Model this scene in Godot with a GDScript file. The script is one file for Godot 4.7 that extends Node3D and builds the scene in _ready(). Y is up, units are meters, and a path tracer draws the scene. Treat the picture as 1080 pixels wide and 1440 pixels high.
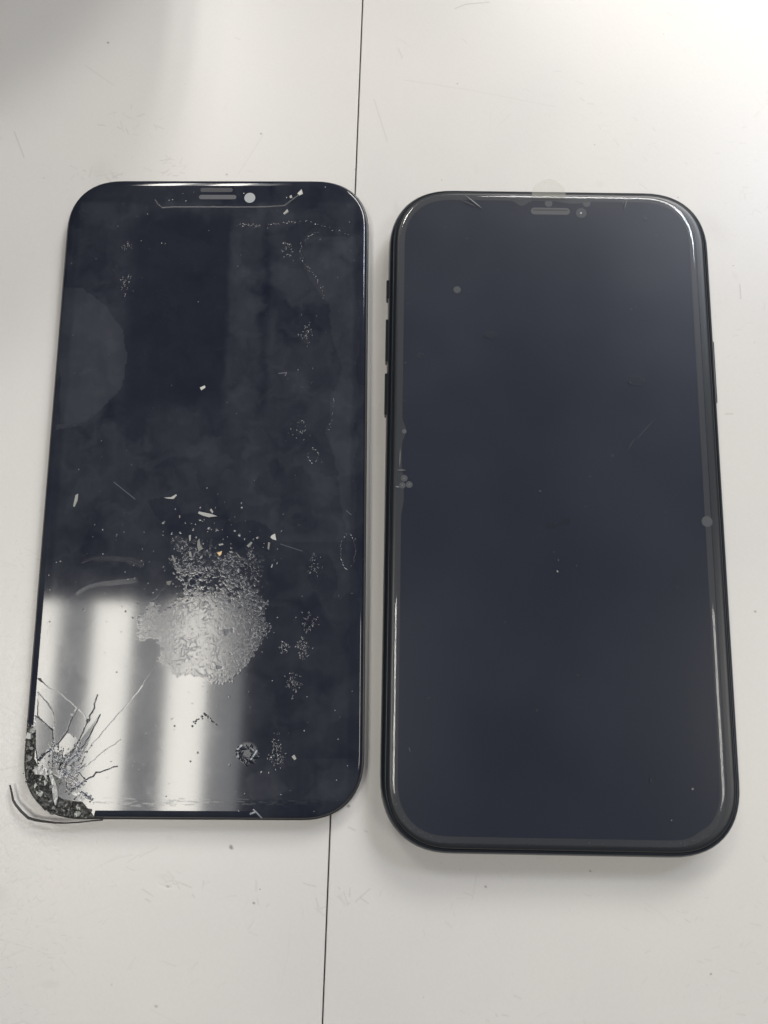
extends Node3D
# Two phones side by side on a white laminate worktop. Metres; y up; x to the right; z towards the viewer.
# The origin is the point of the worktop straight under the camera. Shapes are given in millimetres and scaled by MM.

const MM := 0.001
const CAMERA_HEIGHT := 0.1856
var rng := RandomNumberGenerator.new()


func _ready() -> void:
	# ---- camera
	var cam := Camera3D.new()
	cam.name = "camera"
	cam.position = Vector3(0, CAMERA_HEIGHT, 0)
	cam.transform.basis = Basis(Vector3(0.999854, -0.003580, -0.016729), Vector3(-0.015793, 0.182737, -0.983035), Vector3(0.006576, 0.983155, 0.182654)).orthonormalized()
	cam.fov = 64.10
	cam.near = 0.01
	cam.far = 20.0
	add_child(cam)
	# ---- environment: the dim, even light that the room throws back
	var env := Environment.new()
	env.background_mode = Environment.BG_COLOR
	env.background_color = Color(0.115, 0.119, 0.13).linear_to_srgb()
	env.background_energy_multiplier = 1.0
	env.tonemap_mode = Environment.TONE_MAPPER_LINEAR
	env.tonemap_exposure = 1.12
	env.sdfgi_enabled = true
	env.ssao_enabled = true
	env.ssil_enabled = true
	var we := WorldEnvironment.new()
	we.name = "environment"
	we.environment = env
	add_child(we)
	# ---- lamps
	ceiling_lamp("ceiling_lamp", Vector3(-0.645, 2.0, 0.125), "square ceiling lamp with three bright tubes over the cracked display", 17.0)
	ceiling_lamp("ceiling_lamp", Vector3(1.33, 2.0, 0.125), "square ceiling lamp with three bright tubes to the right of the black phone", 10.0)
	ceiling_lamp("ceiling_lamp", Vector3(-0.645, 2.0, -1.85), "square ceiling lamp with three bright tubes beyond the top of the cracked display", 26.0)
	ceiling_lamp("ceiling_lamp", Vector3(1.33, 2.0, -1.60), "added cool square ceiling lamp with three bright tubes beyond the top of the black phone", 42.0, Color(0.90, 0.94, 1.0))  # added, strong and cool, to throw a bluish sheen on the right screen
	added_desk_lamp(Vector3(0.30, 0.50, -0.70), 12.5)
	# ---- worktop
	worktop()
	shade_riser()
	# ---- the two phones
	display_assembly()
	black_phone()


# ------------------------------------------------------------------ small helpers
func lin(r: float, g: float, b: float) -> Color:
	return Color(r, g, b).linear_to_srgb()


func plain(r: float, g: float, b: float, rough: float, metal := 0.0) -> StandardMaterial3D:
	var m := StandardMaterial3D.new()
	m.albedo_color = lin(r, g, b)
	m.roughness = rough
	m.metallic = metal
	m.metallic_specular = 0.5
	return m


func tag(o: Node, label: String, category: String, group := "") -> void:
	o.set_meta("label", label)
	o.set_meta("category", category)
	if group != "":
		o.set_meta("group", group)


func part(called: String, mesh: Mesh, mat: Material, parent: Node) -> MeshInstance3D:
	var o := MeshInstance3D.new()
	o.name = called
	o.mesh = mesh
	if mat != null:
		o.material_override = mat
	parent.add_child(o, true)
	return o


func begin() -> SurfaceTool:
	var st := SurfaceTool.new()
	st.begin(Mesh.PRIMITIVE_TRIANGLES)
	return st


func finish(st: SurfaceTool) -> ArrayMesh:
	st.generate_normals()
	return st.commit()


# One triangle, in millimetres; turned so that its front looks along `out`.
func tri(st: SurfaceTool, a: Vector3, b: Vector3, c: Vector3, out: Vector3, size := Vector2.ZERO) -> void:
	var n := (c - a).cross(b - a)
	var list := [a, b, c] if n.dot(out) >= 0.0 else [a, c, b]
	for p: Vector3 in list:
		if size != Vector2.ZERO:
			st.set_uv(Vector2(p.x / size.x + 0.5, p.z / size.y + 0.5))
		st.add_vertex(p * MM)


func quad(st: SurfaceTool, a: Vector3, b: Vector3, c: Vector3, d: Vector3, out: Vector3, size := Vector2.ZERO) -> void:
	tri(st, a, b, c, out, size)
	tri(st, a, c, d, out, size)


# A rectangle with soft corners, as points in millimetres.
func soft_rect(w: float, h: float, r: float, inset := 0.0, steps := 14, power := 2.35) -> PackedVector2Array:
	var out := PackedVector2Array()
	var hw := w * 0.5 - inset
	var hh := h * 0.5 - inset
	var rr := maxf(r - inset, 0.05)
	var corners := [Vector2(1, 1), Vector2(-1, 1), Vector2(-1, -1), Vector2(1, -1)]
	for k in 4:
		var s: Vector2 = corners[k]
		for i in steps + 1:
			var t := float(i) / steps * PI * 0.5
			var c := pow(maxf(cos(t), 0.0), 2.0 / power)
			var d := pow(maxf(sin(t), 0.0), 2.0 / power)
			var q := Vector2(c, d) if k % 2 == 0 else Vector2(d, c)
			out.append(Vector2(s.x * (hw - rr + rr * q.x), s.y * (hh - rr + rr * q.y)))
	return out


func lift(p: Vector2, y: float) -> Vector3:
	return Vector3(p.x, y, p.y)


# Sweeps a profile of Vector2(inset, height) round a soft rectangle; smooth across the profile.
func sweep(st: SurfaceTool, w: float, h: float, r: float, profile: Array, cap_top := true, cap_bottom := false, at := Vector2.ZERO, size := Vector2.ZERO, group := 0) -> void:
	var rings := []
	for q: Vector2 in profile:
		var ring := soft_rect(w, h, r, q.x)
		for i in ring.size():
			ring[i] += at
		rings.append(ring)
	st.set_smooth_group(group)
	for k in profile.size() - 1:
		var a: PackedVector2Array = rings[k]
		var b: PackedVector2Array = rings[k + 1]
		var step: Vector2 = profile[k + 1] - profile[k]
		for i in a.size():
			var j := (i + 1) % a.size()
			if a[i].distance_to(a[j]) < 1e-5 and b[i].distance_to(b[j]) < 1e-5:
				continue
			var side := (a[i] + a[j]) * 0.5 - at
			var along := a[j] - a[i]
			if along.length() < 1e-5:
				along = b[j] - b[i]
			var nrm := Vector2(along.y, -along.x).normalized()
			if nrm.dot(side) < 0.0:
				nrm = -nrm
			var out := Vector3(nrm.x * step.y, step.x, nrm.y * step.y)
			quad(st, lift(a[i], profile[k].y), lift(a[j], profile[k].y), lift(b[j], profile[k + 1].y), lift(b[i], profile[k + 1].y), out, size)
	for side in 2:
		if (side == 0 and not cap_top) or (side == 1 and not cap_bottom):
			continue
		st.set_smooth_group(group + 1 + side)
		var n := profile.size() - 1 if side == 0 else 0
		var ring: PackedVector2Array = rings[n]
		for i in ring.size():
			var j := (i + 1) % ring.size()
			if ring[i].distance_to(ring[j]) > 1e-5:
				tri(st, lift(at, profile[n].y), lift(ring[i], profile[n].y), lift(ring[j], profile[n].y), Vector3.UP if side == 0 else Vector3.DOWN, size)


# A flat slab with the outline given, from height y0 to y1; the top leans by `tilt` (height per mm).
func slab(st: SurfaceTool, outline: PackedVector2Array, y0: float, y1: float, tilt := Vector2.ZERO, bevel := 0.0) -> void:
	var mid := Vector2.ZERO
	for p in outline:
		mid += p / outline.size()
	var idx := Geometry2D.triangulate_polygon(outline)
	st.set_smooth_group(-1)
	var top := PackedVector3Array()
	var rim := PackedVector3Array()
	for p in outline:
		var q := p.move_toward(mid, bevel)
		top.append(Vector3(q.x, y1 + (q - mid).dot(tilt), q.y))
		rim.append(Vector3(p.x, y1 - bevel * 0.8 + (p - mid).dot(tilt), p.y))
	for k in range(0, idx.size(), 3):
		tri(st, top[idx[k]], top[idx[k + 1]], top[idx[k + 2]], Vector3.UP)
		tri(st, lift(outline[idx[k]], y0), lift(outline[idx[k + 1]], y0), lift(outline[idx[k + 2]], y0), Vector3.DOWN)
	for i in outline.size():
		var j := (i + 1) % outline.size()
		var out := lift((outline[i] + outline[j]) * 0.5 - mid, 0.0)
		if bevel > 0.0:
			quad(st, rim[i], rim[j], top[j], top[i], out + Vector3.UP)
			quad(st, lift(outline[i], y0), lift(outline[j], y0), rim[j], rim[i], out)
		else:
			quad(st, lift(outline[i], y0), lift(outline[j], y0), top[j], top[i], out)


func disc(p: Vector2, r: float, n := 20) -> PackedVector2Array:
	var out := PackedVector2Array()
	for i in n:
		out.append(p + Vector2.from_angle(TAU * i / n) * r)
	return out


func pill(p: Vector2, w: float, h: float, n := 10) -> PackedVector2Array:
	var out := PackedVector2Array()
	for i in n + 1:
		out.append(p + Vector2(w * 0.5 - h * 0.5, 0) + Vector2.from_angle(-PI / 2 + PI * i / n) * h * 0.5)
	for i in n + 1:
		out.append(p + Vector2(-w * 0.5 + h * 0.5, 0) + Vector2.from_angle(PI / 2 + PI * i / n) * h * 0.5)
	return out


# A box with chamfered edges, in millimetres.
func block(st: SurfaceTool, at: Vector3, size: Vector3, chamfer: float) -> void:
	var q := soft_rect(size.x, size.z, chamfer * 2.0, 0.0, 3, 2.0)
	for i in q.size():
		q[i] += Vector2(at.x, at.z)
	slab(st, q, at.y - size.y * 0.5, at.y + size.y * 0.5, Vector2.ZERO, chamfer)


func noise(seed_: int, freq: float, octaves := 4) -> FastNoiseLite:
	var n := FastNoiseLite.new()
	n.seed = seed_
	n.noise_type = FastNoiseLite.TYPE_SIMPLEX_SMOOTH
	n.frequency = freq
	n.fractal_octaves = octaves
	return n


# ------------------------------------------------------------------ a surface that marks are laid into
class Marks:
	var w: int
	var h: int
	var scale: float          # pixels per millimetre
	var size: Vector2
	var tone := PackedFloat32Array()      # pale matter and painted glints on the surface
	var dark := PackedFloat32Array()      # dark matter on the surface
	var dull := PackedFloat32Array()      # roughness
	var rise := PackedFloat32Array()      # height

	func _init(size_mm: Vector2, width: int, height: int) -> void:
		size = size_mm
		w = width
		h = height
		scale = width / size_mm.x
		for a: PackedFloat32Array in [tone, dark, dull, rise]:
			pass
		tone.resize(w * h)
		dark.resize(w * h)
		dull.resize(w * h)
		rise.resize(w * h)

	func px(p: Vector2) -> Vector2:
		return (p + size * 0.5) * scale

	# A soft-edged line; every value is added with the coverage of the pixel.
	func line(a: Vector2, b: Vector2, wide: float, t: float, d := 0.0, r := 0.0, z := 0.0, fade := false) -> void:
		var p := px(a)
		var q := px(b)
		var half := maxf(wide * scale * 0.5, 0.35)
		var thin := minf(1.0, wide * scale * 0.5 / 0.35)
		var len2 := maxf(p.distance_squared_to(q), 1e-6)
		var steep := absf(q.y - p.y) > absf(q.x - p.x)
		var n := int(maxf(absf(q.x - p.x), absf(q.y - p.y))) + 1
		var reach := int(half * 1.5 + 1.5)
		for i in range(-1, n + 2):
			var m := p.lerp(q, float(i) / n)
			for k in range(-reach, reach + 1):
				var x := int(m.x) + (k if steep else 0)
				var y := int(m.y) + (0 if steep else k)
				if x < 0 or y < 0 or x >= w or y >= h:
					continue
				var c := Vector2(x + 0.5, y + 0.5)
				var s := clampf((c - p).dot(q - p) / len2, 0.0, 1.0)
				var cover := clampf(half + 0.5 - c.distance_to(p.lerp(q, s)), 0.0, 1.0) * thin
				if fade:
					cover *= 4.0 * s * (1.0 - s)
				if cover <= 0.0:
					continue
				var at := y * w + x
				tone[at] = maxf(tone[at], t * cover) if t > 0.0 else tone[at]
				dark[at] = maxf(dark[at], d * cover) if d > 0.0 else dark[at]
				dull[at] = maxf(dull[at], r * cover)
				rise[at] += z * cover

	func path(list: Array, wide: float, t: float, d := 0.0, r := 0.0, z := 0.0) -> void:
		for i in list.size() - 1:
			line(list[i], list[i + 1], wide, t, d, r, z)

	# A soft dot or ellipse.
	func dot(p: Vector2, rx: float, ry: float, turn: float, t: float, d := 0.0, r := 0.0, z := 0.0, soft := 0.5) -> void:
		var c := px(p)
		var reach := int(maxf(rx, ry) * scale + 2.0)
		var cs := cos(turn)
		var sn := sin(turn)
		for y in range(maxi(0, int(c.y) - reach), mini(h, int(c.y) + reach + 1)):
			for x in range(maxi(0, int(c.x) - reach), mini(w, int(c.x) + reach + 1)):
				var v := Vector2(x + 0.5, y + 0.5) - c
				var e := Vector2((v.x * cs + v.y * sn) / (rx * scale), (-v.x * sn + v.y * cs) / (ry * scale)).length()
				if e >= 1.0:
					continue
				var k := smoothstep(0.0, 1.0, (1.0 - e) / soft)
				var at := y * w + x
				tone[at] = maxf(tone[at], t * k) if t > 0.0 else tone[at]
				dark[at] = maxf(dark[at], d * k) if d > 0.0 else dark[at]
				dull[at] = maxf(dull[at], r * k)
				rise[at] += z * sqrt(maxf(0.0, 1.0 - e * e))

	# A plane that leans inside a polygon: a flake of glass that no longer lies level.
	func facet(poly: PackedVector2Array, lean: Vector2, r: float) -> void:
		var lo := poly[0]
		var hi := poly[0]
		for p in poly:
			lo = lo.min(p)
			hi = hi.max(p)
		var a := px(lo)
		var b := px(hi)
		for y in range(maxi(0, int(a.y)), mini(h, int(b.y) + 1)):
			for x in range(maxi(0, int(a.x)), mini(w, int(b.x) + 1)):
				var q := Vector2(x + 0.5, y + 0.5) / scale - size * 0.5
				if Geometry2D.is_point_in_polygon(q, poly):
					rise[y * w + x] += (q - (lo + hi) * 0.5).dot(lean)
					dull[y * w + x] = maxf(dull[y * w + x], r)

	func height_image(low: float, high: float) -> Image:
		var bytes := PackedByteArray()
		bytes.resize(w * h * 4)
		var im := Image.create_empty(w, h, false, Image.FORMAT_RF)
		var f := PackedFloat32Array()
		f.resize(w * h)
		for i in w * h:
			f[i] = clampf((rise[i] - low) / (high - low), 0.0, 1.0)
		im.set_data(w, h, false, Image.FORMAT_RF, f.to_byte_array())
		return im

	# Normals from the heights, which are in millimetres.
	func normal_texture() -> ImageTexture:
		var bytes := PackedByteArray()
		bytes.resize(w * h * 3)
		for y in h:
			var up := maxi(y - 1, 0) * w
			var dn := mini(y + 1, h - 1) * w
			var row := y * w
			for x in w:
				var dx := (rise[row + mini(x + 1, w - 1)] - rise[row + maxi(x - 1, 0)]) * scale * 0.5
				var dy := (rise[dn + x] - rise[up + x]) * scale * 0.5
				var at := (row + x) * 3
				if dx == 0.0 and dy == 0.0:
					bytes[at] = 128
					bytes[at + 1] = 128
					bytes[at + 2] = 255
				else:
					var k := 1.0 / sqrt(dx * dx + dy * dy + 1.0)
					bytes[at] = int(clampf(127.5 - dx * k * 127.5 + 0.5, 0, 255))
					bytes[at + 1] = int(clampf(127.5 + dy * k * 127.5 + 0.5, 0, 255))
					bytes[at + 2] = int(127.5 + k * 127.5)
		return ImageTexture.create_from_image(Image.create_from_data(w, h, false, Image.FORMAT_RGB8, bytes))

	func dull_texture(base: float) -> ImageTexture:
		var bytes := PackedByteArray()
		bytes.resize(w * h)
		for i in w * h:
			bytes[i] = int(clampf(maxf(base, dull[i]), 0.0, 1.0) * 255.0)
		return ImageTexture.create_from_image(Image.create_from_data(w, h, false, Image.FORMAT_L8, bytes))


# ------------------------------------------------------------------ lamps
func area_light(called: String, at: Vector3, basis_: Basis, size: Vector2, radiance: float, tint: Color) -> void:
	var a := AreaLight3D.new()
	a.name = called
	a.area_size = size
	a.area_normalize_energy = false
	a.light_energy = radiance / PI
	a.light_color = tint
	a.shadow_enabled = true
	a.area_range = 6.0
	a.area_attenuation = 2.0
	a.transform = Transform3D(basis_, at)
	add_child(a, true)


func glow(r: float, g: float, b: float, k: float) -> StandardMaterial3D:
	var m := StandardMaterial3D.new()
	m.albedo_color = lin(0.7, 0.7, 0.7)
	m.emission_enabled = true
	m.emission = lin(r, g, b)
	m.emission_energy_multiplier = k
	return m


func ceiling_lamp(called: String, at: Vector3, label: String, radiance: float, tint := Color(1.0, 0.985, 0.945)) -> void:
	var o := Node3D.new()
	o.name = called
	add_child(o, true)
	o.position = at
	tag(o, label, "ceiling lamp", "ceiling lamps over the worktop")
	var st := begin()
	# shallow tray: back and four rims, in millimetres
	block(st, Vector3(0, 70, 0), Vector3(590, 8, 610), 1.0)
	for s in [-1, 1]:
		block(st, Vector3(s * 289, 38, 0), Vector3(12, 56, 610), 1.0)
		block(st, Vector3(0, 38, s * 299), Vector3(566, 56, 12), 1.0)
	part("housing", finish(st), plain(0.75, 0.75, 0.74, 0.4), o)
	st = begin()
	block(st, Vector3(0, 12, 0), Vector3(566, 3, 586), 0.5)
	part("diffuser", finish(st), glow(1.0, 1.0, 0.98, 3.0), o)
	for x: float in [-241.0, -64.0, 140.0]:
		var wide := 66.0 if x < -200.0 else 102.0
		st = begin()
		block(st, Vector3(x, 8.0, 0), Vector3(wide, 4, 584), 0.5)
		part("tube_cover", finish(st), glow(tint.r, tint.g, tint.b, 1.0), o)
		area_light("ceiling_light", at + Vector3(x * MM, 0.004, 0), Basis(Vector3.RIGHT, -PI / 2), Vector2(wide * MM, 0.584), radiance, tint)


func added_desk_lamp(at: Vector3, radiance: float) -> void:  # added out of view so that the worktop dims towards the viewer
	var o := Node3D.new()
	o.name = "added_desk_lamp"
	add_child(o)
	o.position = Vector3(at.x, 0, at.z - 0.12)
	tag(o, "added grey desk lamp with a wide flat head, out of view, brightening the far side of the worktop", "desk lamp")
	var metal := plain(0.3, 0.3, 0.31, 0.4, 0.6)
	var st := begin()
	sweep(st, 180, 180, 80, [Vector2(0, 0.5), Vector2(0, 14), Vector2(2, 17), Vector2(6, 18)], true, true)
	part("base", finish(st), metal, o)
	st = begin()
	sweep(st, 16, 16, 7.5, [Vector2(0, 18), Vector2(0, 640)], true, false)
	part("pole", finish(st), metal, o)
	var aim := Basis.looking_at(Vector3(0.0, 0.0, -0.04) - at, Vector3.UP)
	var head := part("lamp_head", null, metal, o)
	st = begin()
	sweep(st, 420, 220, 20, [Vector2(10, 18), Vector2(3, 16), Vector2(0, 10), Vector2(0, -6)], false, false)
	sweep(st, 400, 200, 15, [Vector2(0, 17.9), Vector2(0.1, 18.0)], true, false, Vector2.ZERO, Vector2.ZERO, 4)
	head.mesh = finish(st)
	head.transform = Transform3D(Basis(aim.x, aim.z, -aim.x.cross(aim.z)).orthonormalized(), at - o.position)
	st = begin()
	sweep(st, 410, 210, 16, [Vector2(0, 1.0), Vector2(0.1, 3)], true, true)
	part("lamp_glass", finish(st), glow(1.0, 0.99, 0.975, 1.0), head)
	area_light("added_desk_light", at - aim.z * 0.004, aim, Vector2(0.40, 0.20), radiance, Color(1.0, 0.99, 0.975))


# ------------------------------------------------------------------ worktop
func worktop() -> void:
	rng.seed = 4
	var m := Marks.new(Vector2(450, 450), 2048, 2048)
	var seam := atan2(3.1, 243.8)
	# hairline scratches, most of them short, a few long
	for i in 420:
		var p := Vector2(rng.randf_range(-225, 225), rng.randf_range(-225, 225))
		var q := p + Vector2.from_angle(rng.randf() * TAU) * (rng.randf_range(1.5, 8.0) if rng.randf() < 0.85 else rng.randf_range(10.0, 45.0))
		var b := p.lerp(q, 0.5) + Vector2(rng.randf_range(-1, 1), rng.randf_range(-1, 1)) * p.distance_to(q) * 0.06
		var k := rng.randf()
		var z := -0.0035 * rng.randf_range(0.3, 1.0)
		var d := 0.0 if k < 0.6 else rng.randf_range(0.02, 0.08)
		m.line(p, b, rng.randf_range(0.06, 0.14), 0.0, d, 0.45, z)
		m.line(b, q, rng.randf_range(0.06, 0.14), 0.0, d, 0.45, z)
	# scuffs where tools were dragged: bundles of short strokes
	for i in 46:
		var p := Vector2(rng.randf_range(-225, 225), rng.randf_range(-225, 225))
		var a := rng.randf() * TAU
		for k in rng.randi_range(4, 12):
			var q := p + Vector2(rng.randfn(0, 2.5), rng.randfn(0, 2.5))
			m.line(q, q + Vector2.from_angle(a + rng.randfn(0, 0.35)) * rng.randf_range(0.6, 3.0), 0.09, 0.0, rng.randf_range(0.0, 0.14), 0.4, -0.003)
	# specks of dirt and faint stains
	for i in 260:
		var p := Vector2(rng.randf_range(-225, 225), rng.randf_range(-225, 225))
		var r := 0.12 + 0.45 * pow(rng.randf(), 4.0)
		m.dot(p, r, r * rng.randf_range(0.5, 1.0), rng.randf() * TAU, 0.0, rng.randf_range(0.08, 0.4), 0.4, 0.0, 0.7)
	for i in 14:
		m.dot(Vector2(rng.randf_range(-225, 225), rng.randf_range(-225, 225)), rng.randf_range(3, 9), rng.randf_range(2, 5), rng.randf() * TAU, 0.0, rng.randf_range(0.02, 0.05), 0.0, 0.0, 1.0)
	# marks that the photograph shows one by one
	for s in [[[Vector2(-80.03, -150.10), Vector2(-72.26, -144.44)], 0.12], [[Vector2(-33.40, -130.82), Vector2(-39.15, -119.85)], 0.1], [[Vector2(-5.56, -141.29), Vector2(-1.93, -129.27)], 0.16], [[Vector2(15.05, -168.20), Vector2(17.83, -169.52), Vector2(23.96, -170.24)], 0.3], [[Vector2(0.39, -156.20), Vector2(1.53, -153.30)], 0.2], [[Vector2(84.22, -92.11), Vector2(84.33, -88.42)], 0.3], [[Vector2(78.82, -59.30), Vector2(80.50, -59.33)], 0.3], [[Vector2(-96.48, -130.92), Vector2(-93.24, -123.60)], 0.25], [[Vector2(-84.14, 24.20), Vector2(-79.58, 23.08)], 0.2], [[Vector2(-5.87, 49.67), Vector2(-2.90, 47.07)], 0.2], [[Vector2(-13.30, 28.47), Vector2(-12.60, 31.39)], 0.3], [[Vector2(-7.75, 34.67), Vector2(-6.20, 35.37)], 0.25], [[Vector2(-4.36, 35.33), Vector2(-3.59, 35.61)], 0.25], [[Vector2(-60.06, 43.09), Vector2(-56.36, 41.59), Vector2(-53.95, 41.11)], 0.1], [[Vector2(-52.40, 41.52), Vector2(-48.56, 39.58)], 0.12]]:
		m.path(s[0], 0.15, 0.0, s[1] * 0.6, 0.5, -0.003)
	for s in [[Vector2(-74.70, -156.84), 0.5], [Vector2(-33.95, -131.21), 0.4], [Vector2(-32.82, 39.30), 0.7], [Vector2(-27.43, 50.33), 0.45], [Vector2(53.45, 37.94), 0.5], [Vector2(21.73, 46.21), 0.4], [Vector2(-32.84, 39.02), 0.5], [Vector2(-9.82, -121.64), 0.4], [Vector2(44.03, 42.69), 0.35], [Vector2(82.79, -13.01), 0.4]]:
		m.dot(s[0], s[1], s[1] * 0.7, 0.6, 0.0, 0.35, 0.5, 0.0, 0.8)
	for s in [Vector2(-70.54, -133.90), Vector2(-56.20, -121.57), Vector2(-73.97, -120.33), Vector2(-8.91, 48.59), Vector2(-46.14, 46.13)]:
		for k in 16:
			var q: Vector2 = s + Vector2(rng.randfn(0, 4.0), rng.randfn(0, 1.8))
			m.line(q, q + Vector2.from_angle(rng.randfn(0.2, 0.7)) * rng.randf_range(0.5, 3.0), 0.12, 0.0, rng.randf_range(0.04, 0.16), 0.4, -0.002)
	# two dents that catch the lamp, and a field of fine nicks, glints paled into their colour, on the left, below the cracked corner
	m.dot(Vector2(-46.58, 46.42), 2.2, 1.3, 0.3, 0.0, 0.0, 0.0, -0.03, 1.0)
	m.dot(Vector2(-45.91, 47.40), 0.7, 0.4, 0.3, 0.0, 0.25, 0.5, -0.02, 1.0)
	m.dot(Vector2(-9.21, 48.88), 1.2, 2.2, 0.2, 0.0, 0.0, 0.0, -0.02, 1.0)
	for i in 2600:
		var c := Vector2(-79, 22) + Vector2(rng.randfn(0, 9), rng.randfn(0, 26))
		var k := rng.randf_range(0.2, 1.6) if rng.randf() < 0.93 else rng.randf_range(3.0, 9.0)
		m.line(c, c + Vector2.from_angle(rng.randfn(-0.5, 0.8)) * k, 0.11, rng.randf_range(0.2, 1.0), rng.randf_range(0.0, 0.09), 0.0, rng.randf_range(-0.016, 0.010))
	# orange-peel of the laminate
	var peel := noise(9, 0.9, 3)
	var broad := noise(12, 0.02, 4)
	# scuff marks and grime, worn into the sheet in loose drifts
	for i in 34:
		var c := Vector2(rng.randf_range(-130, 130), rng.randf_range(-190, 110))
		var a := rng.randf() * TAU
		for k in rng.randi_range(8, 40):
			var q := c + Vector2(rng.randfn(0, 9.0), rng.randfn(0, 5.0)).rotated(a)
			m.line(q, q + Vector2.from_angle(a + rng.randfn(0, 0.5)) * rng.randf_range(0.3, 2.2), rng.randf_range(0.08, 0.3), 0.0, rng.randf_range(0.01, 0.06), 0.45, -0.001)
	for i in 60:
		var c := Vector2(rng.randf_range(-130, 130), rng.randf_range(-190, 110))
		m.dot(c, rng.randf_range(0.6, 3.5), rng.randf_range(0.4, 1.6), rng.randf() * TAU, 0.0, rng.randf_range(0.008, 0.03), 0.4, 0.0, 1.0)
	var bytes := PackedByteArray()
	bytes.resize(m.w * m.h * 3)
	var mottle := broad.get_image(256, 256, false, false, false)
	mottle.resize(m.w, m.h, Image.INTERPOLATE_CUBIC)
	var fine := peel.get_image(1024, 1024, false, false, false)
	fine.resize(m.w, m.h, Image.INTERPOLATE_CUBIC)
	mottle.convert(Image.FORMAT_L8)
	fine.convert(Image.FORMAT_L8)
	var mo := mottle.get_data()
	var fi := fine.get_data()
	for i in m.w * m.h:
		var k := 1.0 - minf(0.8, m.dark[i])
		var v := mo[i] / 255.0 - 0.5
		k *= 1.0 + v * 0.05 + (fi[i] / 255.0 - 0.5) * 0.018
		var c := minf(0.93, (0.845 + 0.05 * m.tone[i]) * k)
		bytes[i * 3] = int(clampf(c * 255.0, 0, 255))
		bytes[i * 3 + 1] = int(clampf(c * (0.983 - m.dark[i] * 0.05) * 255.0, 0, 255))
		bytes[i * 3 + 2] = int(clampf(c * (0.963 - v * 0.02 - m.dark[i] * 0.1) * 255.0, 0, 255))
		m.rise[i] += fi[i] * 0.000008
		m.dull[i] = maxf(m.dull[i], 0.32 + v * 0.06) - 0.24 * m.tone[i]
	var mat := StandardMaterial3D.new()
	mat.albedo_texture = ImageTexture.create_from_image(Image.create_from_data(m.w, m.h, false, Image.FORMAT_RGB8, bytes))
	mat.roughness = 1.0
	mat.roughness_texture = m.dull_texture(0.2)
	mat.roughness_texture_channel = BaseMaterial3D.TEXTURE_CHANNEL_RED
	mat.normal_enabled = true
	mat.normal_texture = m.normal_texture()
	mat.normal_scale = 1.0
	for s in [-1, 1]:
		var st := begin()
		var w := 800.0
		var d := 1500.0
		var prof := [Vector2(0.35, -18), Vector2(0.0, -17.6), Vector2(0.0, -0.2), Vector2(0.06, -0.06), Vector2(0.2, 0.0)]
		var out := soft_rect(w, d, 1.0, 0.0, 3, 2.0)
		sweep(st, w, d, 1.2, prof, true, true)
		var o := MeshInstance3D.new()
		o.name = "worktop_panel"
		var mid := Vector3(-11.27 + s * (w * 0.5 + 0.2), 0, 0)
		# the grain of marks runs on in one sheet from panel to panel: uv from the place on the worktop
		var made := finish(st)
		var md := MeshDataTool.new()
		md.create_from_surface(made, 0)
		o.transform = Transform3D(Basis(Vector3.UP, -seam), Basis(Vector3.UP, -seam) * (Vector3(s * (w * 0.5 + 0.14), 0, -250) * MM) + Vector3(-11.27, 0, 0) * MM)
		for i in md.get_vertex_count():
			var g := o.transform * md.get_vertex(i)
			md.set_vertex_uv(i, Vector2(g.x, g.z) / 0.45 + Vector2(0.5, 0.5))
			var t := Vector3(1, 0, 0)
			md.set_vertex_tangent(i, Plane(t.x, t.y, t.z, 1.0))
		var am := ArrayMesh.new()
		md.commit_to_surface(am)
		o.mesh = am
		o.material_override = mat
		add_child(o, true)
		tag(o, "scuffed white laminate worktop panel left of the dark seam, under the cracked display" if s < 0 else "cleaner white laminate worktop panel right of the dark seam, under the black phone", "worktop", "white worktop panels")


# A low stand added out of view as a shade caster, far left on the worktop; its corner shades the far left of what the camera sees.
func shade_riser() -> void:
	var o := Node3D.new()
	o.name = "added_shade_stand"
	add_child(o)
	o.position = Vector3(-0.326, 0, -0.270)
	tag(o, "added low dark grey stand, out of view, whose corner shades the far left of the worktop", "desk stand")
	var grey := plain(0.06, 0.06, 0.062, 0.5)
	var st := begin()
	sweep(st, 500, 320, 120, [Vector2(1.2, 62), Vector2(0, 63.2), Vector2(0, 74.8), Vector2(1.2, 76)], true, true)
	part("board", finish(st), grey, o)
	for x in [-205, 150]:
		st = begin()
		block(st, Vector3(x, 31, -40), Vector3(14, 61.6, 200), 1.0)
		part("leg", finish(st), grey, o)


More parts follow.
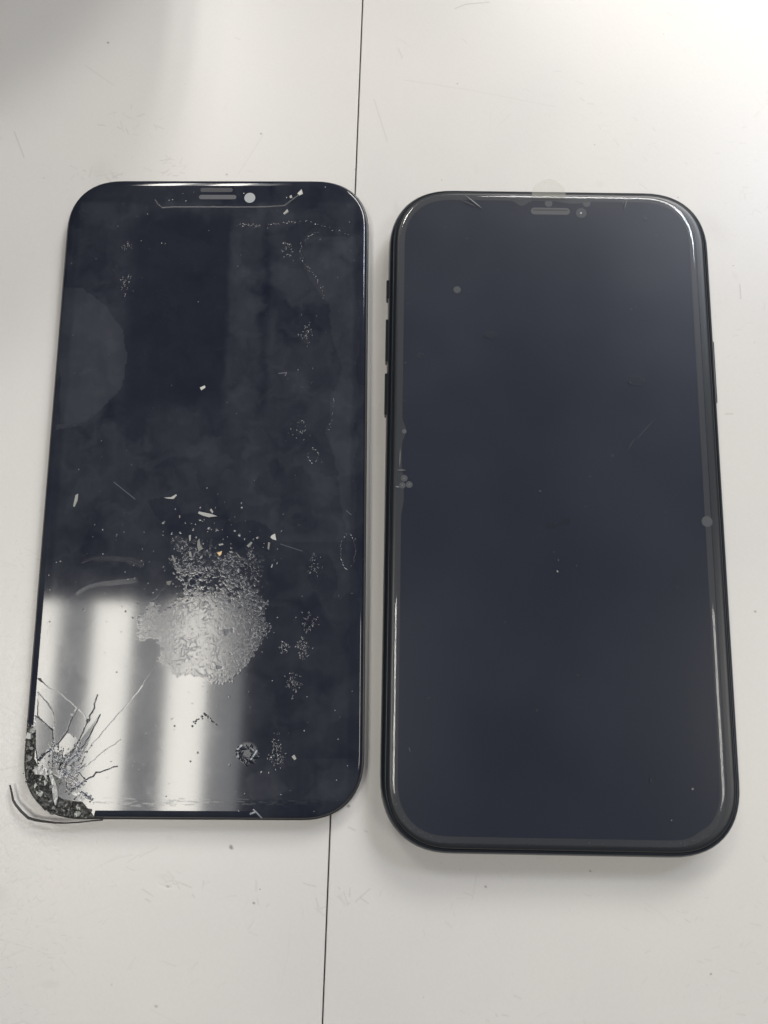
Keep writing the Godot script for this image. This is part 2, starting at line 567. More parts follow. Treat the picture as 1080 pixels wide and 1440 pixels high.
# ------------------------------------------------------------------ the cracked display, on the left
func display_assembly() -> void:
	var o := Node3D.new()
	o.name = "phone_display"
	add_child(o)
	o.position = Vector3(-42.10 * 0.9955, 0.8, -41.47 * 0.9955) * MM
	o.scale = Vector3.ONE * 0.9955
	o.rotation.y = 0.012606
	tag(o, "cracked black phone display with a shattered lower left corner and dried glue smears", "phone display")
	var W := 73.5
	var H := 149.6
	var R := 13.6
	var st := begin()
	sweep(st, W, H, R, [Vector2(3.6, -0.78), Vector2(3.4, -0.7), Vector2(3.4, 1.0)], true, true)
	part("back_plate", finish(st), plain(0.35, 0.35, 0.36, 0.35, 0.9), o)
	st = begin()
	sweep(st, W, H, R, [Vector2(3.2, 1.02), Vector2(0.35, 1.02), Vector2(0.06, 1.25), Vector2(0.0, 1.6), Vector2(0.0, 2.5), Vector2(0.1, 2.72), Vector2(0.3, 2.8), Vector2(0.6, 2.8)], true, true)
	part("frame", finish(st), plain(0.045, 0.043, 0.040, 0.3), o)
	# ---- the cover glass, its outline broken at the lower left corner
	var G := 0.42
	var gw := W - 2 * G
	var gh := H - 2 * G
	var brk := PackedVector2Array([Vector2(-36.99, 55.35), Vector2(-35.29, 55.23), Vector2(-34.48, 55.70), Vector2(-34.05, 58.86), Vector2(-33.93, 62.40), Vector2(-32.96, 63.81), Vector2(-30.14, 64.50), Vector2(-29.72, 65.58), Vector2(-27.71, 66.76), Vector2(-28.18, 68.05), Vector2(-28.26, 69.88), Vector2(-27.43, 70.46), Vector2(-24.87, 70.93), Vector2(-23.04, 71.03), Vector2(-21.08, 73.04), Vector2(-20.41, 73.89), Vector2(-20.19, 75.48)])
	var prof := [Vector2(0.0, 2.85), Vector2(0.0, 3.1), Vector2(0.06, 3.3), Vector2(0.18, 3.48), Vector2(0.4, 3.64), Vector2(0.7, 3.735), Vector2(1.1, 3.785), Vector2(1.6, 3.8)]
	var rings := []
	for q: Vector2 in prof:
		var base := soft_rect(gw, gh, R - G, q.x)
		var ring := PackedVector2Array()
		# the outline runs right-bottom, bottom-left, top-left, top-right; the corner between the two ends of the break is taken out
		var n := base.size() / 4
		var cut_top: Vector2 = brk[0]
		var cut_low: Vector2 = brk[brk.size() - 1]
		for i in base.size():
			if i >= n and i < 2 * n:
				if i == n:
					ring.append(Vector2(cut_low.x, base[n].y))
					for k in range(brk.size() - 2, 0, -1):
						ring.append(brk[k])
					ring.append(Vector2(base[2 * n - 1].x, cut_top.y))
				continue
			ring.append(base[i])
		rings.append(ring)
	st = begin()
	st.set_smooth_group(0)
	var size := Vector2(W, H)
	for k in prof.size() - 1:
		var a: PackedVector2Array = rings[k]
		var b: PackedVector2Array = rings[k + 1]
		for i in a.size():
			var j := (i + 1) % a.size()
			var along := a[j] - a[i]
			if along.length() < 1e-4:
				along = b[j] - b[i]
			var nrm := Vector2(along.y, -along.x)
			var step: Vector2 = prof[k + 1] - prof[k]
			quad(st, lift(a[i], prof[k].y), lift(a[j], prof[k].y), lift(b[j], prof[k + 1].y), lift(b[i], prof[k + 1].y), Vector3(nrm.x * step.y, maxf(step.x, 0.001) * nrm.length(), nrm.y * step.y), size)
	var top: PackedVector2Array = rings[rings.size() - 1]
	var clean := PackedVector2Array()
	for p in top:
		if clean.is_empty() or clean[clean.size() - 1].distance_to(p) > 1e-4:
			clean.append(p)
	var idx := Geometry2D.triangulate_polygon(clean)
	st.set_smooth_group(1)
	for k in range(0, idx.size(), 3):
		tri(st, lift(clean[idx[k]], 3.8), lift(clean[idx[k + 1]], 3.8), lift(clean[idx[k + 2]], 3.8), Vector3.UP, size)
	st.generate_normals()
	st.generate_tangents()
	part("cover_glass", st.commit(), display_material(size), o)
	# ---- openings in the black border: slot for the earpiece, hole for the camera
	st = begin()
	slab(st, pill(Vector2(-0.10, -69.75), 9.1, 1.15), 3.70, 3.812)
	part("earpiece_slot", finish(st), plain(0.085, 0.085, 0.095, 0.5), o)
	st = begin()
	slab(st, pill(Vector2(-0.44, -71.65), 7.9, 1.1), 3.70, 3.808)
	part("earpiece_slot", finish(st), plain(0.036, 0.036, 0.044, 0.45), o)
	st = begin()
	slab(st, disc(Vector2(7.76, -69.57), 1.33, 28), 3.70, 3.814)
	part("camera_window", finish(st), plain(0.36, 0.37, 0.38, 0.5), o)
	broken_corner(o)
	# ---- flakes of dried glue and glass that stand on the screen
	for f in [[[Vector2(-9.29, 5.07), Vector2(-7.61, 4.96), Vector2(-6.47, 4.27), Vector2(-6.28, 4.54), Vector2(-6.98, 5.40), Vector2(-8.27, 5.31)], 0.4, 0.05], [[Vector2(-2.09, 7.89), Vector2(-0.73, 8.29), Vector2(1.65, 8.79), Vector2(3.18, 9.37), Vector2(1.18, 9.58), Vector2(-0.35, 9.14), Vector2(-1.38, 8.63)], 0.38, 0.06], [[Vector2(1.34, 7.94), Vector2(1.66, 7.53), Vector2(2.16, 8.28), Vector2(1.98, 8.69)], 0.35, -0.1], [[Vector2(14.94, 13.86), Vector2(16.26, 13.25), Vector2(16.63, 14.80), Vector2(15.73, 14.53)], 0.5, 0.15], [[Vector2(-1.11, 14.46), Vector2(-0.72, 14.39), Vector2(-0.37, 16.07), Vector2(0.32, 16.74), Vector2(-0.72, 17.35), Vector2(-1.17, 16.08)], 0.2, 0.1], [[Vector2(-2.89, 17.76), Vector2(-2.48, 17.25), Vector2(-2.18, 18.76), Vector2(-2.76, 18.49)], 0.25, -0.1], [[Vector2(-0.58, 18.92), Vector2(0.06, 18.35), Vector2(0.18, 18.68), Vector2(-0.37, 19.15)], 0.3, 0.1], [[Vector2(-6.86, 18.17), Vector2(-6.42, 18.24), Vector2(-5.68, 19.77), Vector2(-6.11, 19.91)], 0.2, 0.1], [[Vector2(-7.68, 24.10), Vector2(-6.36, 23.93), Vector2(-6.84, 25.02), Vector2(-7.51, 24.82)], 0.16, 0.1], [[Vector2(3.61, 15.65), Vector2(4.60, 15.52), Vector2(4.78, 15.85), Vector2(3.82, 16.06)], 0.3, 0.1], [[Vector2(-29.68, 7.15), Vector2(-29.39, 4.51), Vector2(-28.76, 4.18), Vector2(-28.80, 5.83), Vector2(-29.34, 7.31)], 0.32, 0.1], [[Vector2(-2.23, -21.12), Vector2(-1.10, -21.64), Vector2(-0.91, -21.12), Vector2(-1.87, -20.42)], 0.55, 0.0], [[Vector2(15.97, -65.43), Vector2(16.98, -66.56), Vector2(17.34, -65.81), Vector2(16.33, -65.05)], 0.3, 0.1], [[Vector2(19.30, -70.73), Vector2(20.32, -71.88), Vector2(20.69, -70.55), Vector2(19.83, -70.16)], 0.5, 0.1], [[Vector2(17.41, -69.97), Vector2(17.92, -70.35), Vector2(18.11, -69.59), Vector2(17.60, -69.40)], 0.4, 0.0], [[Vector2(21.19, 61.60), Vector2(21.79, 61.16), Vector2(22.27, 62.04), Vector2(21.82, 62.33)], 0.3, 0.1], [[Vector2(9.95, 16.04), Vector2(10.91, 15.09), Vector2(11.32, 15.36), Vector2(10.46, 16.44)], 0.22, 0.1], [[Vector2(6.00, 17.26), Vector2(6.66, 17.22), Vector2(7.08, 17.59), Vector2(6.35, 17.72)], 0.22, 0.1], [[Vector2(7.68, 17.72), Vector2(8.19, 18.05), Vector2(8.88, 18.88), Vector2(8.38, 18.72)], 0.18, 0.1], [[Vector2(14.75, 15.18), Vector2(15.25, 15.28), Vector2(15.04, 17.02), Vector2(14.69, 16.69)], 0.2, 0.1], [[Vector2(-3.15, 13.73), Vector2(-2.66, 13.56), Vector2(-2.63, 14.90), Vector2(-2.96, 15.01)], 0.3, 0.1], [[Vector2(-5.55, 9.16), Vector2(-5.32, 9.12), Vector2(-5.29, 9.74), Vector2(-5.49, 9.74)], 0.3, 0.0]]:
		st = begin()
		var poly := PackedVector2Array(f[0])
		slab(st, poly, 3.79, 3.90, Vector2(f[2], f[2] * 0.6), 0.05)
		part("glue_flake", finish(st), plain(f[1], f[1], f[1] * 0.94, 0.4), o)
	st = begin()
	slab(st, PackedVector2Array([Vector2(3.36, 17.67), Vector2(4.50, 17.23), Vector2(4.37, 18.00), Vector2(3.98, 18.40)]), 3.79, 3.95, Vector2(0.1, 0.1), 0.05)
	part("glue_flake", finish(st), plain(0.75, 0.52, 0.28, 0.4), o).set_meta("label", "small orange flake on the cracked display")


func display_material(size: Vector2) -> StandardMaterial3D:
	rng.seed = 21
	var m := Marks.new(size, 896, 1824)
	# ---- films of grease: low and wide, from noise, thinned where a dark ceiling reflection is painted in
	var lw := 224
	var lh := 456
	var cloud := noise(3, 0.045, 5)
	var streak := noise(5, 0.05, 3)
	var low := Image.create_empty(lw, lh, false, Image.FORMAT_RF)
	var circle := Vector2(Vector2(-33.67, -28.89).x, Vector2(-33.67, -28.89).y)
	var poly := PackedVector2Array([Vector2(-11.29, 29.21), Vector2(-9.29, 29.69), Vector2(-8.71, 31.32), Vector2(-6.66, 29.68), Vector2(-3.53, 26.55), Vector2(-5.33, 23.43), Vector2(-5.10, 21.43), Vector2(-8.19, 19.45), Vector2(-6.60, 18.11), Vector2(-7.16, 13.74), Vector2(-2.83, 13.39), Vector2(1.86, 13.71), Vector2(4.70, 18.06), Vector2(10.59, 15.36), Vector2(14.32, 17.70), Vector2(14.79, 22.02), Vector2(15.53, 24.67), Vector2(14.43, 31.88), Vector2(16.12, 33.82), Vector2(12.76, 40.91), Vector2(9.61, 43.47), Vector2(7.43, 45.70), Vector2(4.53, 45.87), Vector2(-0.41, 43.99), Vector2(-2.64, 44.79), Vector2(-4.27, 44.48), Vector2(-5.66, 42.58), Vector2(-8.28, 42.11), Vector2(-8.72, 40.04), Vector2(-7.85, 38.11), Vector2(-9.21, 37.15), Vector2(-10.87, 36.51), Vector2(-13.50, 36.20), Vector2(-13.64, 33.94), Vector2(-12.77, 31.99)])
	var dark_reflection := PackedVector2Array([Vector2(-20.78, -64.41), Vector2(3.36, -65.40), Vector2(6.44, -15.11), Vector2(-20.15, -13.32), Vector2(-19.25, -25.42), Vector2(-20.85, -37.80)])  # outline of a dark ceiling reflection, painted as thinner haze
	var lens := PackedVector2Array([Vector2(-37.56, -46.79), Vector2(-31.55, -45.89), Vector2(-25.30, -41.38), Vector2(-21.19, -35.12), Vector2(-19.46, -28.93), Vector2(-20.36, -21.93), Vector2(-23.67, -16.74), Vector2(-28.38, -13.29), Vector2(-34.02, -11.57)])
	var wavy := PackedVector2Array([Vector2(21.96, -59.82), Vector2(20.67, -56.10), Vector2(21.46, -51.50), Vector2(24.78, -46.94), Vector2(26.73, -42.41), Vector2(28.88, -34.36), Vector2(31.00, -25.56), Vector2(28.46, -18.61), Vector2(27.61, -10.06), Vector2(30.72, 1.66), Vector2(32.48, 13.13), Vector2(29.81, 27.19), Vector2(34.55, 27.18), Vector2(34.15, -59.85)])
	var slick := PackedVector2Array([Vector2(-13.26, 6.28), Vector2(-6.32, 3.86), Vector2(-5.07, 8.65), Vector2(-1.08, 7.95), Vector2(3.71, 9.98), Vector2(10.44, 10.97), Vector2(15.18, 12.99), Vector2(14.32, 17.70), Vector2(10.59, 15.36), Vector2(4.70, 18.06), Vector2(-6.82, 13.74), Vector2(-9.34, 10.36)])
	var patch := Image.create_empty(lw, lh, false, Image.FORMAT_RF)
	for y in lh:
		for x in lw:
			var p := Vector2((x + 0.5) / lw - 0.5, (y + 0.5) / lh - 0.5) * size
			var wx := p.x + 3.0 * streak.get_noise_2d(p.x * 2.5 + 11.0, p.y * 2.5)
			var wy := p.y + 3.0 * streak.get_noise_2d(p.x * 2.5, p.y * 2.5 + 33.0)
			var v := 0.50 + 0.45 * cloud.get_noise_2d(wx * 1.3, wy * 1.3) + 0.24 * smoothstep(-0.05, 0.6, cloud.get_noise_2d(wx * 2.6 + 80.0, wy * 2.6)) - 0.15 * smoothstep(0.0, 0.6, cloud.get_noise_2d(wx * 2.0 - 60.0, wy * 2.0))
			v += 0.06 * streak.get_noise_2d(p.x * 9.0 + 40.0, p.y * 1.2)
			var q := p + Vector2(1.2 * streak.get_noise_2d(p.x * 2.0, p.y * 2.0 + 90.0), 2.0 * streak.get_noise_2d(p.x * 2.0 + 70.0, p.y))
			var wiped := smoothstep(dark_reflection[0].x - 3.0, dark_reflection[0].x + 3.0, q.x) * (1.0 - smoothstep(dark_reflection[1].x - 1.0, dark_reflection[1].x + 1.0, q.x)) * smoothstep(dark_reflection[0].y - 3.0, dark_reflection[0].y + 2.0, q.y) * (1.0 - smoothstep(dark_reflection[2].y - 5.0, dark_reflection[2].y + 4.0, q.y))
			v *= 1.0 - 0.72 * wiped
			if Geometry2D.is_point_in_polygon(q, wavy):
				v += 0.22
			v -= 0.25 * exp(-pow((q.x - dark_reflection[1].x - 9.0) / 1.2, 2.0)) * (1.0 - smoothstep(-20.0, -8.0, q.y))
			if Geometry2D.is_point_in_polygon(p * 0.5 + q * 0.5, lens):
				v = v * 0.7 + 0.52  # a paler round patch
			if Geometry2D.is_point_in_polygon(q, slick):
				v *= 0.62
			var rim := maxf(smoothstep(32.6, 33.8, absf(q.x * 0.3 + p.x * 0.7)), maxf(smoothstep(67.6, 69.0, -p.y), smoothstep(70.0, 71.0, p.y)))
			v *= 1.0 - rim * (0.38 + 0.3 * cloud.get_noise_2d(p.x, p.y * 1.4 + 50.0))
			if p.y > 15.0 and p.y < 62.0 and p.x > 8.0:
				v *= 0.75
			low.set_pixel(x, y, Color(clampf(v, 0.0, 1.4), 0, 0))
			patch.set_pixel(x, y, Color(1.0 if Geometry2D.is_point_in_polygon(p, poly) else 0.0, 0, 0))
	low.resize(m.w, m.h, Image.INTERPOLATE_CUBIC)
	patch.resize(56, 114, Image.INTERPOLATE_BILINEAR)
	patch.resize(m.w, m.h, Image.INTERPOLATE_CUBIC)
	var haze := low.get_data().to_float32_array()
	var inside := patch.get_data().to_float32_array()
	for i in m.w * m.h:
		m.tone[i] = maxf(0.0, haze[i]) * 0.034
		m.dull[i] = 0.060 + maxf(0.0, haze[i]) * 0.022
	# ---- the patch of dried glue: a grey veil below, torn scraps above
	var grain := noise(31, 0.9, 5)
	var torn := noise(32, 0.55, 4)
	var broad := noise(34, 0.16, 3)
	var wisp := noise(33, 0.5, 3)
	wisp.fractal_type = FastNoiseLite.FRACTAL_RIDGED
	var mid := Vector2(Vector2(1.37, 32.91).x, Vector2(1.37, 32.91).y)
	var cut_y: float = Vector2(0.42, 26.37).y
	for y in m.h:
		for x in m.w:
			var i := y * m.w + x
			var s := inside[i]
			if s < 0.03:
				continue
			var p := Vector2(x + 0.5, y + 0.5) / m.scale - size * 0.5
			var t := torn.get_noise_2d(p.x * 1.6, p.y * 1.6)
			var g := grain.get_noise_2d(p.x * 4.0, p.y * 4.0)
			var below := smoothstep(-4.0, 3.0, p.y - cut_y - (p.x - mid.x) * 0.25)
			var right := smoothstep(5.0, 13.0, p.x - mid.x)
			var wide := broad.get_noise_2d(p.x, p.y)
			var solid := s + 0.85 * t + 0.4 * wide - 0.44
			solid -= (1.0 - below) * (0.44 - 0.55 * wide - 0.25 * wisp.get_noise_2d(p.x * 0.8, p.y * 0.5)) + right * (0.12 - 0.5 * wide)
			var k := smoothstep(0.0, 0.12 + 0.3 * (1.0 - below), solid)
			if k <= 0.0:
				continue
			var rim := 1.0 - smoothstep(0.03, 0.38, solid)
			var ridge := smoothstep(0.2, 0.75, wisp.get_noise_2d(p.x * 1.1 + 20.0, p.y * 1.1)) * smoothstep(-0.1, 0.25, wide + 0.3 * g)
			var crust := clampf(maxf(rim * (0.35 + g * 2.2), ridge * (0.6 + g * 1.4)), 0.0, 1.0)
			var v := maxf(0.0, 0.011 + 0.030 * g + 0.012 * t) + 0.24 * crust * crust
			m.tone[i] = maxf(m.tone[i], v * k)
			m.dull[i] = lerpf(m.dull[i], clampf(0.105 + 0.06 * t + 0.09 * g + 0.3 * crust, 0.05, 0.5), k)
			m.rise[i] += k * (0.005 + 0.0011 * g + 0.0024 * t + 0.005 * crust)
	# holes in the veil where the bare glass shows
	for h in [[Vector2(6.20, 35.15), 0.85, 0.75], [Vector2(7.33, 34.83), 0.5, 0.5], [Vector2(4.89, 42.85), 0.75, 0.5], [Vector2(6.69, 28.38), 0.35, 0.35], [Vector2(-2.28, 25.07), 0.8, 0.8], [Vector2(-1.36, 23.41), 0.7, 0.6], [Vector2(-1.82, 24.24), 0.8, 0.7], [Vector2(-0.72, 23.01), 0.65, 0.5], [Vector2(-0.08, 22.58), 0.6, 0.45], [Vector2(-2.31, 41.45), 0.4, 0.35]]:
		clear_hole(m, h[0], h[1], h[2])
	# ---- cracks that run out of the broken corner
	var cracks := [[Vector2(-34.42, 48.34), Vector2(-32.40, 50.28), Vector2(-30.82, 52.22), Vector2(-30.22, 54.44), Vector2(-30.19, 56.64), Vector2(-30.26, 59.39)], [Vector2(-34.20, 45.81), Vector2(-28.77, 49.15), Vector2(-26.33, 51.09), Vector2(-23.90, 53.03), Vector2(-23.11, 54.13)], [Vector2(-25.57, 51.78), Vector2(-26.43, 53.59), Vector2(-27.35, 56.63), Vector2(-29.15, 59.11), Vector2(-30.48, 60.21), Vector2(-33.11, 62.67)], [Vector2(-21.34, 48.84), Vector2(-22.23, 52.46), Vector2(-23.34, 54.96), Vector2(-24.65, 58.54), Vector2(-26.17, 61.01), Vector2(-27.36, 64.00), Vector2(-27.45, 66.44)], [Vector2(-11.71, 46.84), Vector2(-15.16, 51.32), Vector2(-19.14, 56.04), Vector2(-23.34, 61.00), Vector2(-25.46, 62.91), Vector2(-26.67, 65.62)], [Vector2(-15.59, 58.23), Vector2(-19.92, 61.25), Vector2(-24.17, 65.07), Vector2(-26.51, 67.78)], [Vector2(-16.08, 63.82), Vector2(-19.67, 65.05), Vector2(-22.65, 66.68), Vector2(-24.24, 68.04), Vector2(-26.70, 68.99)], [Vector2(-34.59, 53.35), Vector2(-32.62, 54.72), Vector2(-30.50, 56.37)], [Vector2(-20.48, 53.01), Vector2(-21.96, 56.33), Vector2(-23.98, 59.91), Vector2(-25.50, 62.37)], [Vector2(-11.71, 46.83), Vector2(-8.58, 41.64), Vector2(-2.72, 33.90)], [Vector2(-8.27, 39.40), Vector2(-5.13, 33.90), Vector2(-3.78, 28.03)], [Vector2(-7.86, 25.58), Vector2(-11.28, 29.37)], [Vector2(-27.78, 62.10), Vector2(-29.44, 62.66), Vector2(-30.13, 61.03)], [Vector2(-24.89, 70.72), Vector2(-23.32, 69.10), Vector2(-20.96, 70.70)]]
	for c in cracks.size():
		var list: Array = cracks[c]
		var faint := c in [9, 10, 11]
		var fine := c in [0, 1, 4, 5, 9, 10, 11]
		for i in list.size() - 1:
			var near := float(i + 1) / list.size()
			var wide := (0.028 if faint else 0.06 if fine else 0.09) + (0.0 if fine else 0.12 * near * near)
			var a: Vector2 = list[i]
			var b: Vector2 = list[i + 1]
			var n := maxi(2, int(a.distance_to(b) / 0.8))
			var last := a
			for k in range(1, n + 1):
				var q := a.lerp(b, float(k) / n) + (Vector2(rng.randfn(0, 0.10), rng.randfn(0, 0.10)) if k < n else Vector2.ZERO)
				m.line(last, q, wide * rng.randf_range(0.7, 1.3), 0.0 if rng.randf() < (0.75 if not fine else 0.4) else rng.randf_range(0.05, 0.3) * (0.35 if faint else 1.0), 0.0, 0.3, -0.002 if faint else -0.008 if fine else -0.03)
				last = q
	# a dense fan of short cracks close to the break
	for i in 34:
		var a := rng.randf_range(-1.75, 0.15)
		var c: Vector2 = Vector2(-28.60, 66.17) + Vector2.from_angle(a) * rng.randf_range(0.3, 3.0)
		var n := rng.randi_range(2, 5)
		for k in n:
			a += rng.randfn(0.0, 0.3)
			var q := c + Vector2.from_angle(a) * rng.randf_range(0.4, 1.3)
			m.line(c, q, rng.randf_range(0.05, 0.16), 0.0 if rng.randf() < 0.4 else rng.randf_range(0.15, 0.7), 0.0, 0.3, -0.012)
			c = q
	# chips along them
	for i in 200:
		var list: Array = cracks[[2, 3, 4, 6, 8, 12, 13][rng.randi() % 7]]
		var k := rng.randi_range(list.size() / 2, list.size() - 2)
		var q: Vector2 = list[k].lerp(list[k + 1], rng.randf()) + Vector2(rng.randfn(0, 0.35), rng.randfn(0, 0.35))
		m.dot(q, rng.randf_range(0.08, 0.32), rng.randf_range(0.06, 0.2), rng.randf() * PI, rng.randf_range(0.02, 0.7), 0.0, 0.5, rng.randf_range(-0.04, 0.04), 0.6)
	for f in [[[Vector2(-34.49, 53.49), Vector2(-30.50, 56.37), Vector2(-30.21, 59.25), Vector2(-33.26, 62.54), Vector2(-33.96, 59.95)], Vector2(-0.010, 0.006)], [[Vector2(-34.26, 48.62), Vector2(-32.39, 50.42), Vector2(-30.81, 52.36), Vector2(-30.30, 54.44), Vector2(-30.21, 56.37), Vector2(-32.17, 55.00), Vector2(-34.02, 53.35)], Vector2(-0.006, 0.004)], [[Vector2(-29.95, 59.66), Vector2(-27.63, 56.63), Vector2(-24.67, 58.27), Vector2(-26.19, 60.74), Vector2(-27.78, 62.10), Vector2(-29.83, 61.30)], Vector2(0.010, 0.004)], [[Vector2(-30.09, 61.57), Vector2(-27.76, 62.38), Vector2(-27.45, 66.44), Vector2(-29.79, 65.37)], Vector2(-0.008, -0.006)], [[Vector2(-24.65, 58.54), Vector2(-20.48, 53.01), Vector2(-23.34, 61.00), Vector2(-25.48, 62.64)], Vector2(0.006, 0.004)], [[Vector2(-26.93, 65.89), Vector2(-24.17, 65.07), Vector2(-22.65, 66.68), Vector2(-24.24, 68.04), Vector2(-26.43, 68.85)], Vector2(-0.006, 0.008)]]:
		m.facet(PackedVector2Array(f[0]), f[1], 0.08)
	# ---- beads and rings left under a lifted film, down the right side
	for c in [[Vector2(12.09, -62.42), Vector2(21.89, -63.19), 26], [Vector2(21.89, -63.37), Vector2(32.78, -59.84), 12], [Vector2(24.18, -60.38), Vector2(20.64, -57.59), 10], [Vector2(20.64, -57.59), Vector2(20.73, -53.33), 12], [Vector2(20.73, -53.33), Vector2(24.76, -47.85), 14], [Vector2(24.76, -47.85), Vector2(26.73, -42.41), 10], [Vector2(5.72, -62.40), Vector2(10.90, -62.04), 14], [Vector2(29.12, -18.61), Vector2(28.26, -10.06), 12], [Vector2(23.12, -37.02), Vector2(22.53, -32.93), 12], [Vector2(26.28, 32.22), Vector2(23.67, 35.34), 14], [Vector2(24.89, 17.99), Vector2(26.11, 23.10), 10], [Vector2(-0.46, 55.19), Vector2(2.51, 52.94), 9], [Vector2(2.51, 52.94), Vector2(4.91, 55.17), 9]]:
		for i in c[2]:
			var q: Vector2 = c[0].lerp(c[1], float(i) / c[2]) + Vector2(rng.randfn(0, 0.22), rng.randfn(0, 0.22))
			var r := rng.randf_range(0.08, 0.22)
			m.dot(q, r, r, 0.0, 0.012 if rng.randf() < 0.9 else 0.05, 0.0, 0.15, rng.randf_range(0.02, 0.06), 0.8)
	for ring in [[Vector2(22.39, -24.14), 2.0, 3.0], [Vector2(22.00, -11.57), 2.7, 2.9], [Vector2(21.67, -11.74), 1.1, 1.4], [Vector2(24.60, -4.99), 1.2, 1.6], [Vector2(32.85, 17.16), 1.6, 4.0]]:
		for i in 46:
			var a := TAU * i / 46.0
			var q: Vector2 = ring[0] + Vector2(cos(a) * ring[1], sin(a) * ring[2]) + Vector2(rng.randfn(0, 0.1), rng.randfn(0, 0.1))
			m.dot(q, 0.22, 0.22, 0.0, 0.010 if rng.randf() < 0.93 else 0.04, 0.0, 0.15, 0.02, 0.8)
	for c in [[Vector2(19.06, 38.61), 0.8, 24], [Vector2(23.30, 39.51), 1.0, 34], [Vector2(23.26, 37.66), 0.7, 14], [Vector2(21.28, 46.54), 1.2, 44], [Vector2(18.09, 59.55), 0.9, 20], [Vector2(18.31, 62.20), 1.3, 34], [Vector2(17.42, -56.10), 1.2, 22], [Vector2(24.39, 32.23), 1.4, 22], [Vector2(22.17, -34.35), 1.5, 22], [Vector2(-21.52, -56.94), 0.9, 14], [Vector2(-21.41, -46.83), 1.4, 14], [Vector2(24.93, 19.59), 1.4, 20]]:
		for i in c[2]:
			var q: Vector2 = c[0] + Vector2(rng.randfn(0, c[1] * 0.7), rng.randfn(0, c[1]))
			var r := rng.randf_range(0.10, 0.30)
			m.dot(q, r, r * rng.randf_range(0.7, 1.0), rng.randf() * PI, 0.003 if rng.randf() < 0.93 else 0.06, 0.0, 0.08, rng.randf_range(0.03, 0.09), 0.7)
	# the large blister near the bottom: scalloped, with hard glints painted pale
	m.dot(Vector2(11.71, 60.91), 2.9, 2.9, 0.0, 0.02, 0.0, 0.25, 0.0, 0.5)
	for i in 26:
		var a := rng.randf() * TAU
		var q: Vector2 = Vector2(11.71, 60.91) + Vector2(cos(a) * 2.2, sin(a) * 2.2) * rng.randf_range(0.55, 1.0)
		m.dot(q, rng.randf_range(0.15, 0.3), rng.randf_range(0.5, 0.9), a + 0.9, 0.02, 0.0, 0.08, rng.randf_range(0.12, 0.25), 0.8)
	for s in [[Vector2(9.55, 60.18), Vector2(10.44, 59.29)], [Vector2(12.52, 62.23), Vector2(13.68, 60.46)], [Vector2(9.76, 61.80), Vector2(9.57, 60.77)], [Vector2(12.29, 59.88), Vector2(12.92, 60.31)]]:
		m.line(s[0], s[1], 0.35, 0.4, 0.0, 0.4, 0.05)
	# ---- the edge of the lifted border film, and where the notch ends
	m.path([Vector2(-13.48, -66.88), Vector2(-10.55, -67.07), Vector2(-1.03, -67.09), Vector2(11.08, -67.12), Vector2(16.26, -67.50), Vector2(18.30, -69.21), Vector2(20.51, -71.12)], 0.35, 0.03, 0.0, 0.3, 0.004)
	m.path([Vector2(-13.48, -66.88), Vector2(-14.57, -67.82), Vector2(-15.33, -68.96)], 0.25, 0.02, 0.0, 0.3, 0.004)
	for i in 240:
		var s := 1.0 if rng.randf() < 0.55 else -1.0
		var q := Vector2(s * (33.2 + rng.randfn(0, 0.35)), rng.randf_range(-66, 70))
		m.line(q, q + Vector2(rng.randfn(0, 0.15), rng.randf_range(0.2, 2.5)), rng.randf_range(0.08, 0.3), rng.randf_range(0.003, 0.010), 0.0, 0.09, 0.0)
	for i in 90:
		var q := Vector2(rng.randf_range(-24, 32), 71.0 + rng.randfn(0, 0.4))
		m.line(q, q + Vector2(rng.randf_range(0.2, 2.5), rng.randfn(0, 0.1)), rng.randf_range(0.08, 0.35), rng.randf_range(0.004, 0.02), 0.0, 0.12, 0.0)
	# smears, scratches, lint
	for s in [[[Vector2(0.52, -30.39), Vector2(5.50, -31.47), Vector2(13.84, -32.55), Vector2(20.50, -33.99)], 0.7, 0.008], [[Vector2(-35.17, -11.57), Vector2(-31.59, -12.09), Vector2(-28.38, -13.29), Vector2(-26.50, -14.67), Vector2(-24.96, -16.22)], 0.9, 0.034], [[Vector2(-26.80, 20.26), Vector2(-23.69, 19.13), Vector2(-19.72, 18.80), Vector2(-16.50, 19.27), Vector2(-13.25, 20.37)], 1.3, 0.016], [[Vector2(-27.43, 26.94), Vector2(-25.31, 25.51), Vector2(-21.73, 24.55), Vector2(-14.64, 23.73)], 0.6, 0.018]]:
		var list: Array = s[0]
		for k in 26:
			var shift := Vector2(rng.randfn(0, 0.25), rng.randfn(0, 0.28 * s[1]))
			var from := rng.randi_range(0, list.size() - 2)
			for i in range(from, mini(from + 2, list.size() - 1)):
				var last: Vector2 = list[i] + shift
				for step in range(1, 6):
					var f := step / 5.0
					var before: Vector2 = list[maxi(i - 1, 0)]
					var after: Vector2 = list[mini(i + 2, list.size() - 1)]
					var q: Vector2 = list[i].cubic_interpolate(list[i + 1], before, after, f) + shift
					m.line(last, q, 0.22, s[2] * rng.randf_range(0.2, 1.0), 0.0, 0.12)
					last = q
	m.path([Vector2(-20.84, 1.50), Vector2(-15.73, 5.45)], 0.16, 0.07, 0.0, 0.4)
	m.path([Vector2(17.50, 15.60), Vector2(22.49, 17.20)], 0.14, 0.06, 0.0, 0.4)
	m.path([Vector2(16.06, -24.65), Vector2(17.89, -24.83), Vector2(17.57, -24.13)], 0.2, 0.12, 0.0, 0.4)
	m.path([Vector2(32.26, 7.92), Vector2(33.39, 8.89)], 0.16, 0.09, 0.0, 0.4)
	m.path([Vector2(12.75, 73.39), Vector2(13.94, 72.95), Vector2(15.19, 74.24)], 0.3, 0.25, 0.0, 0.4, 0.02)
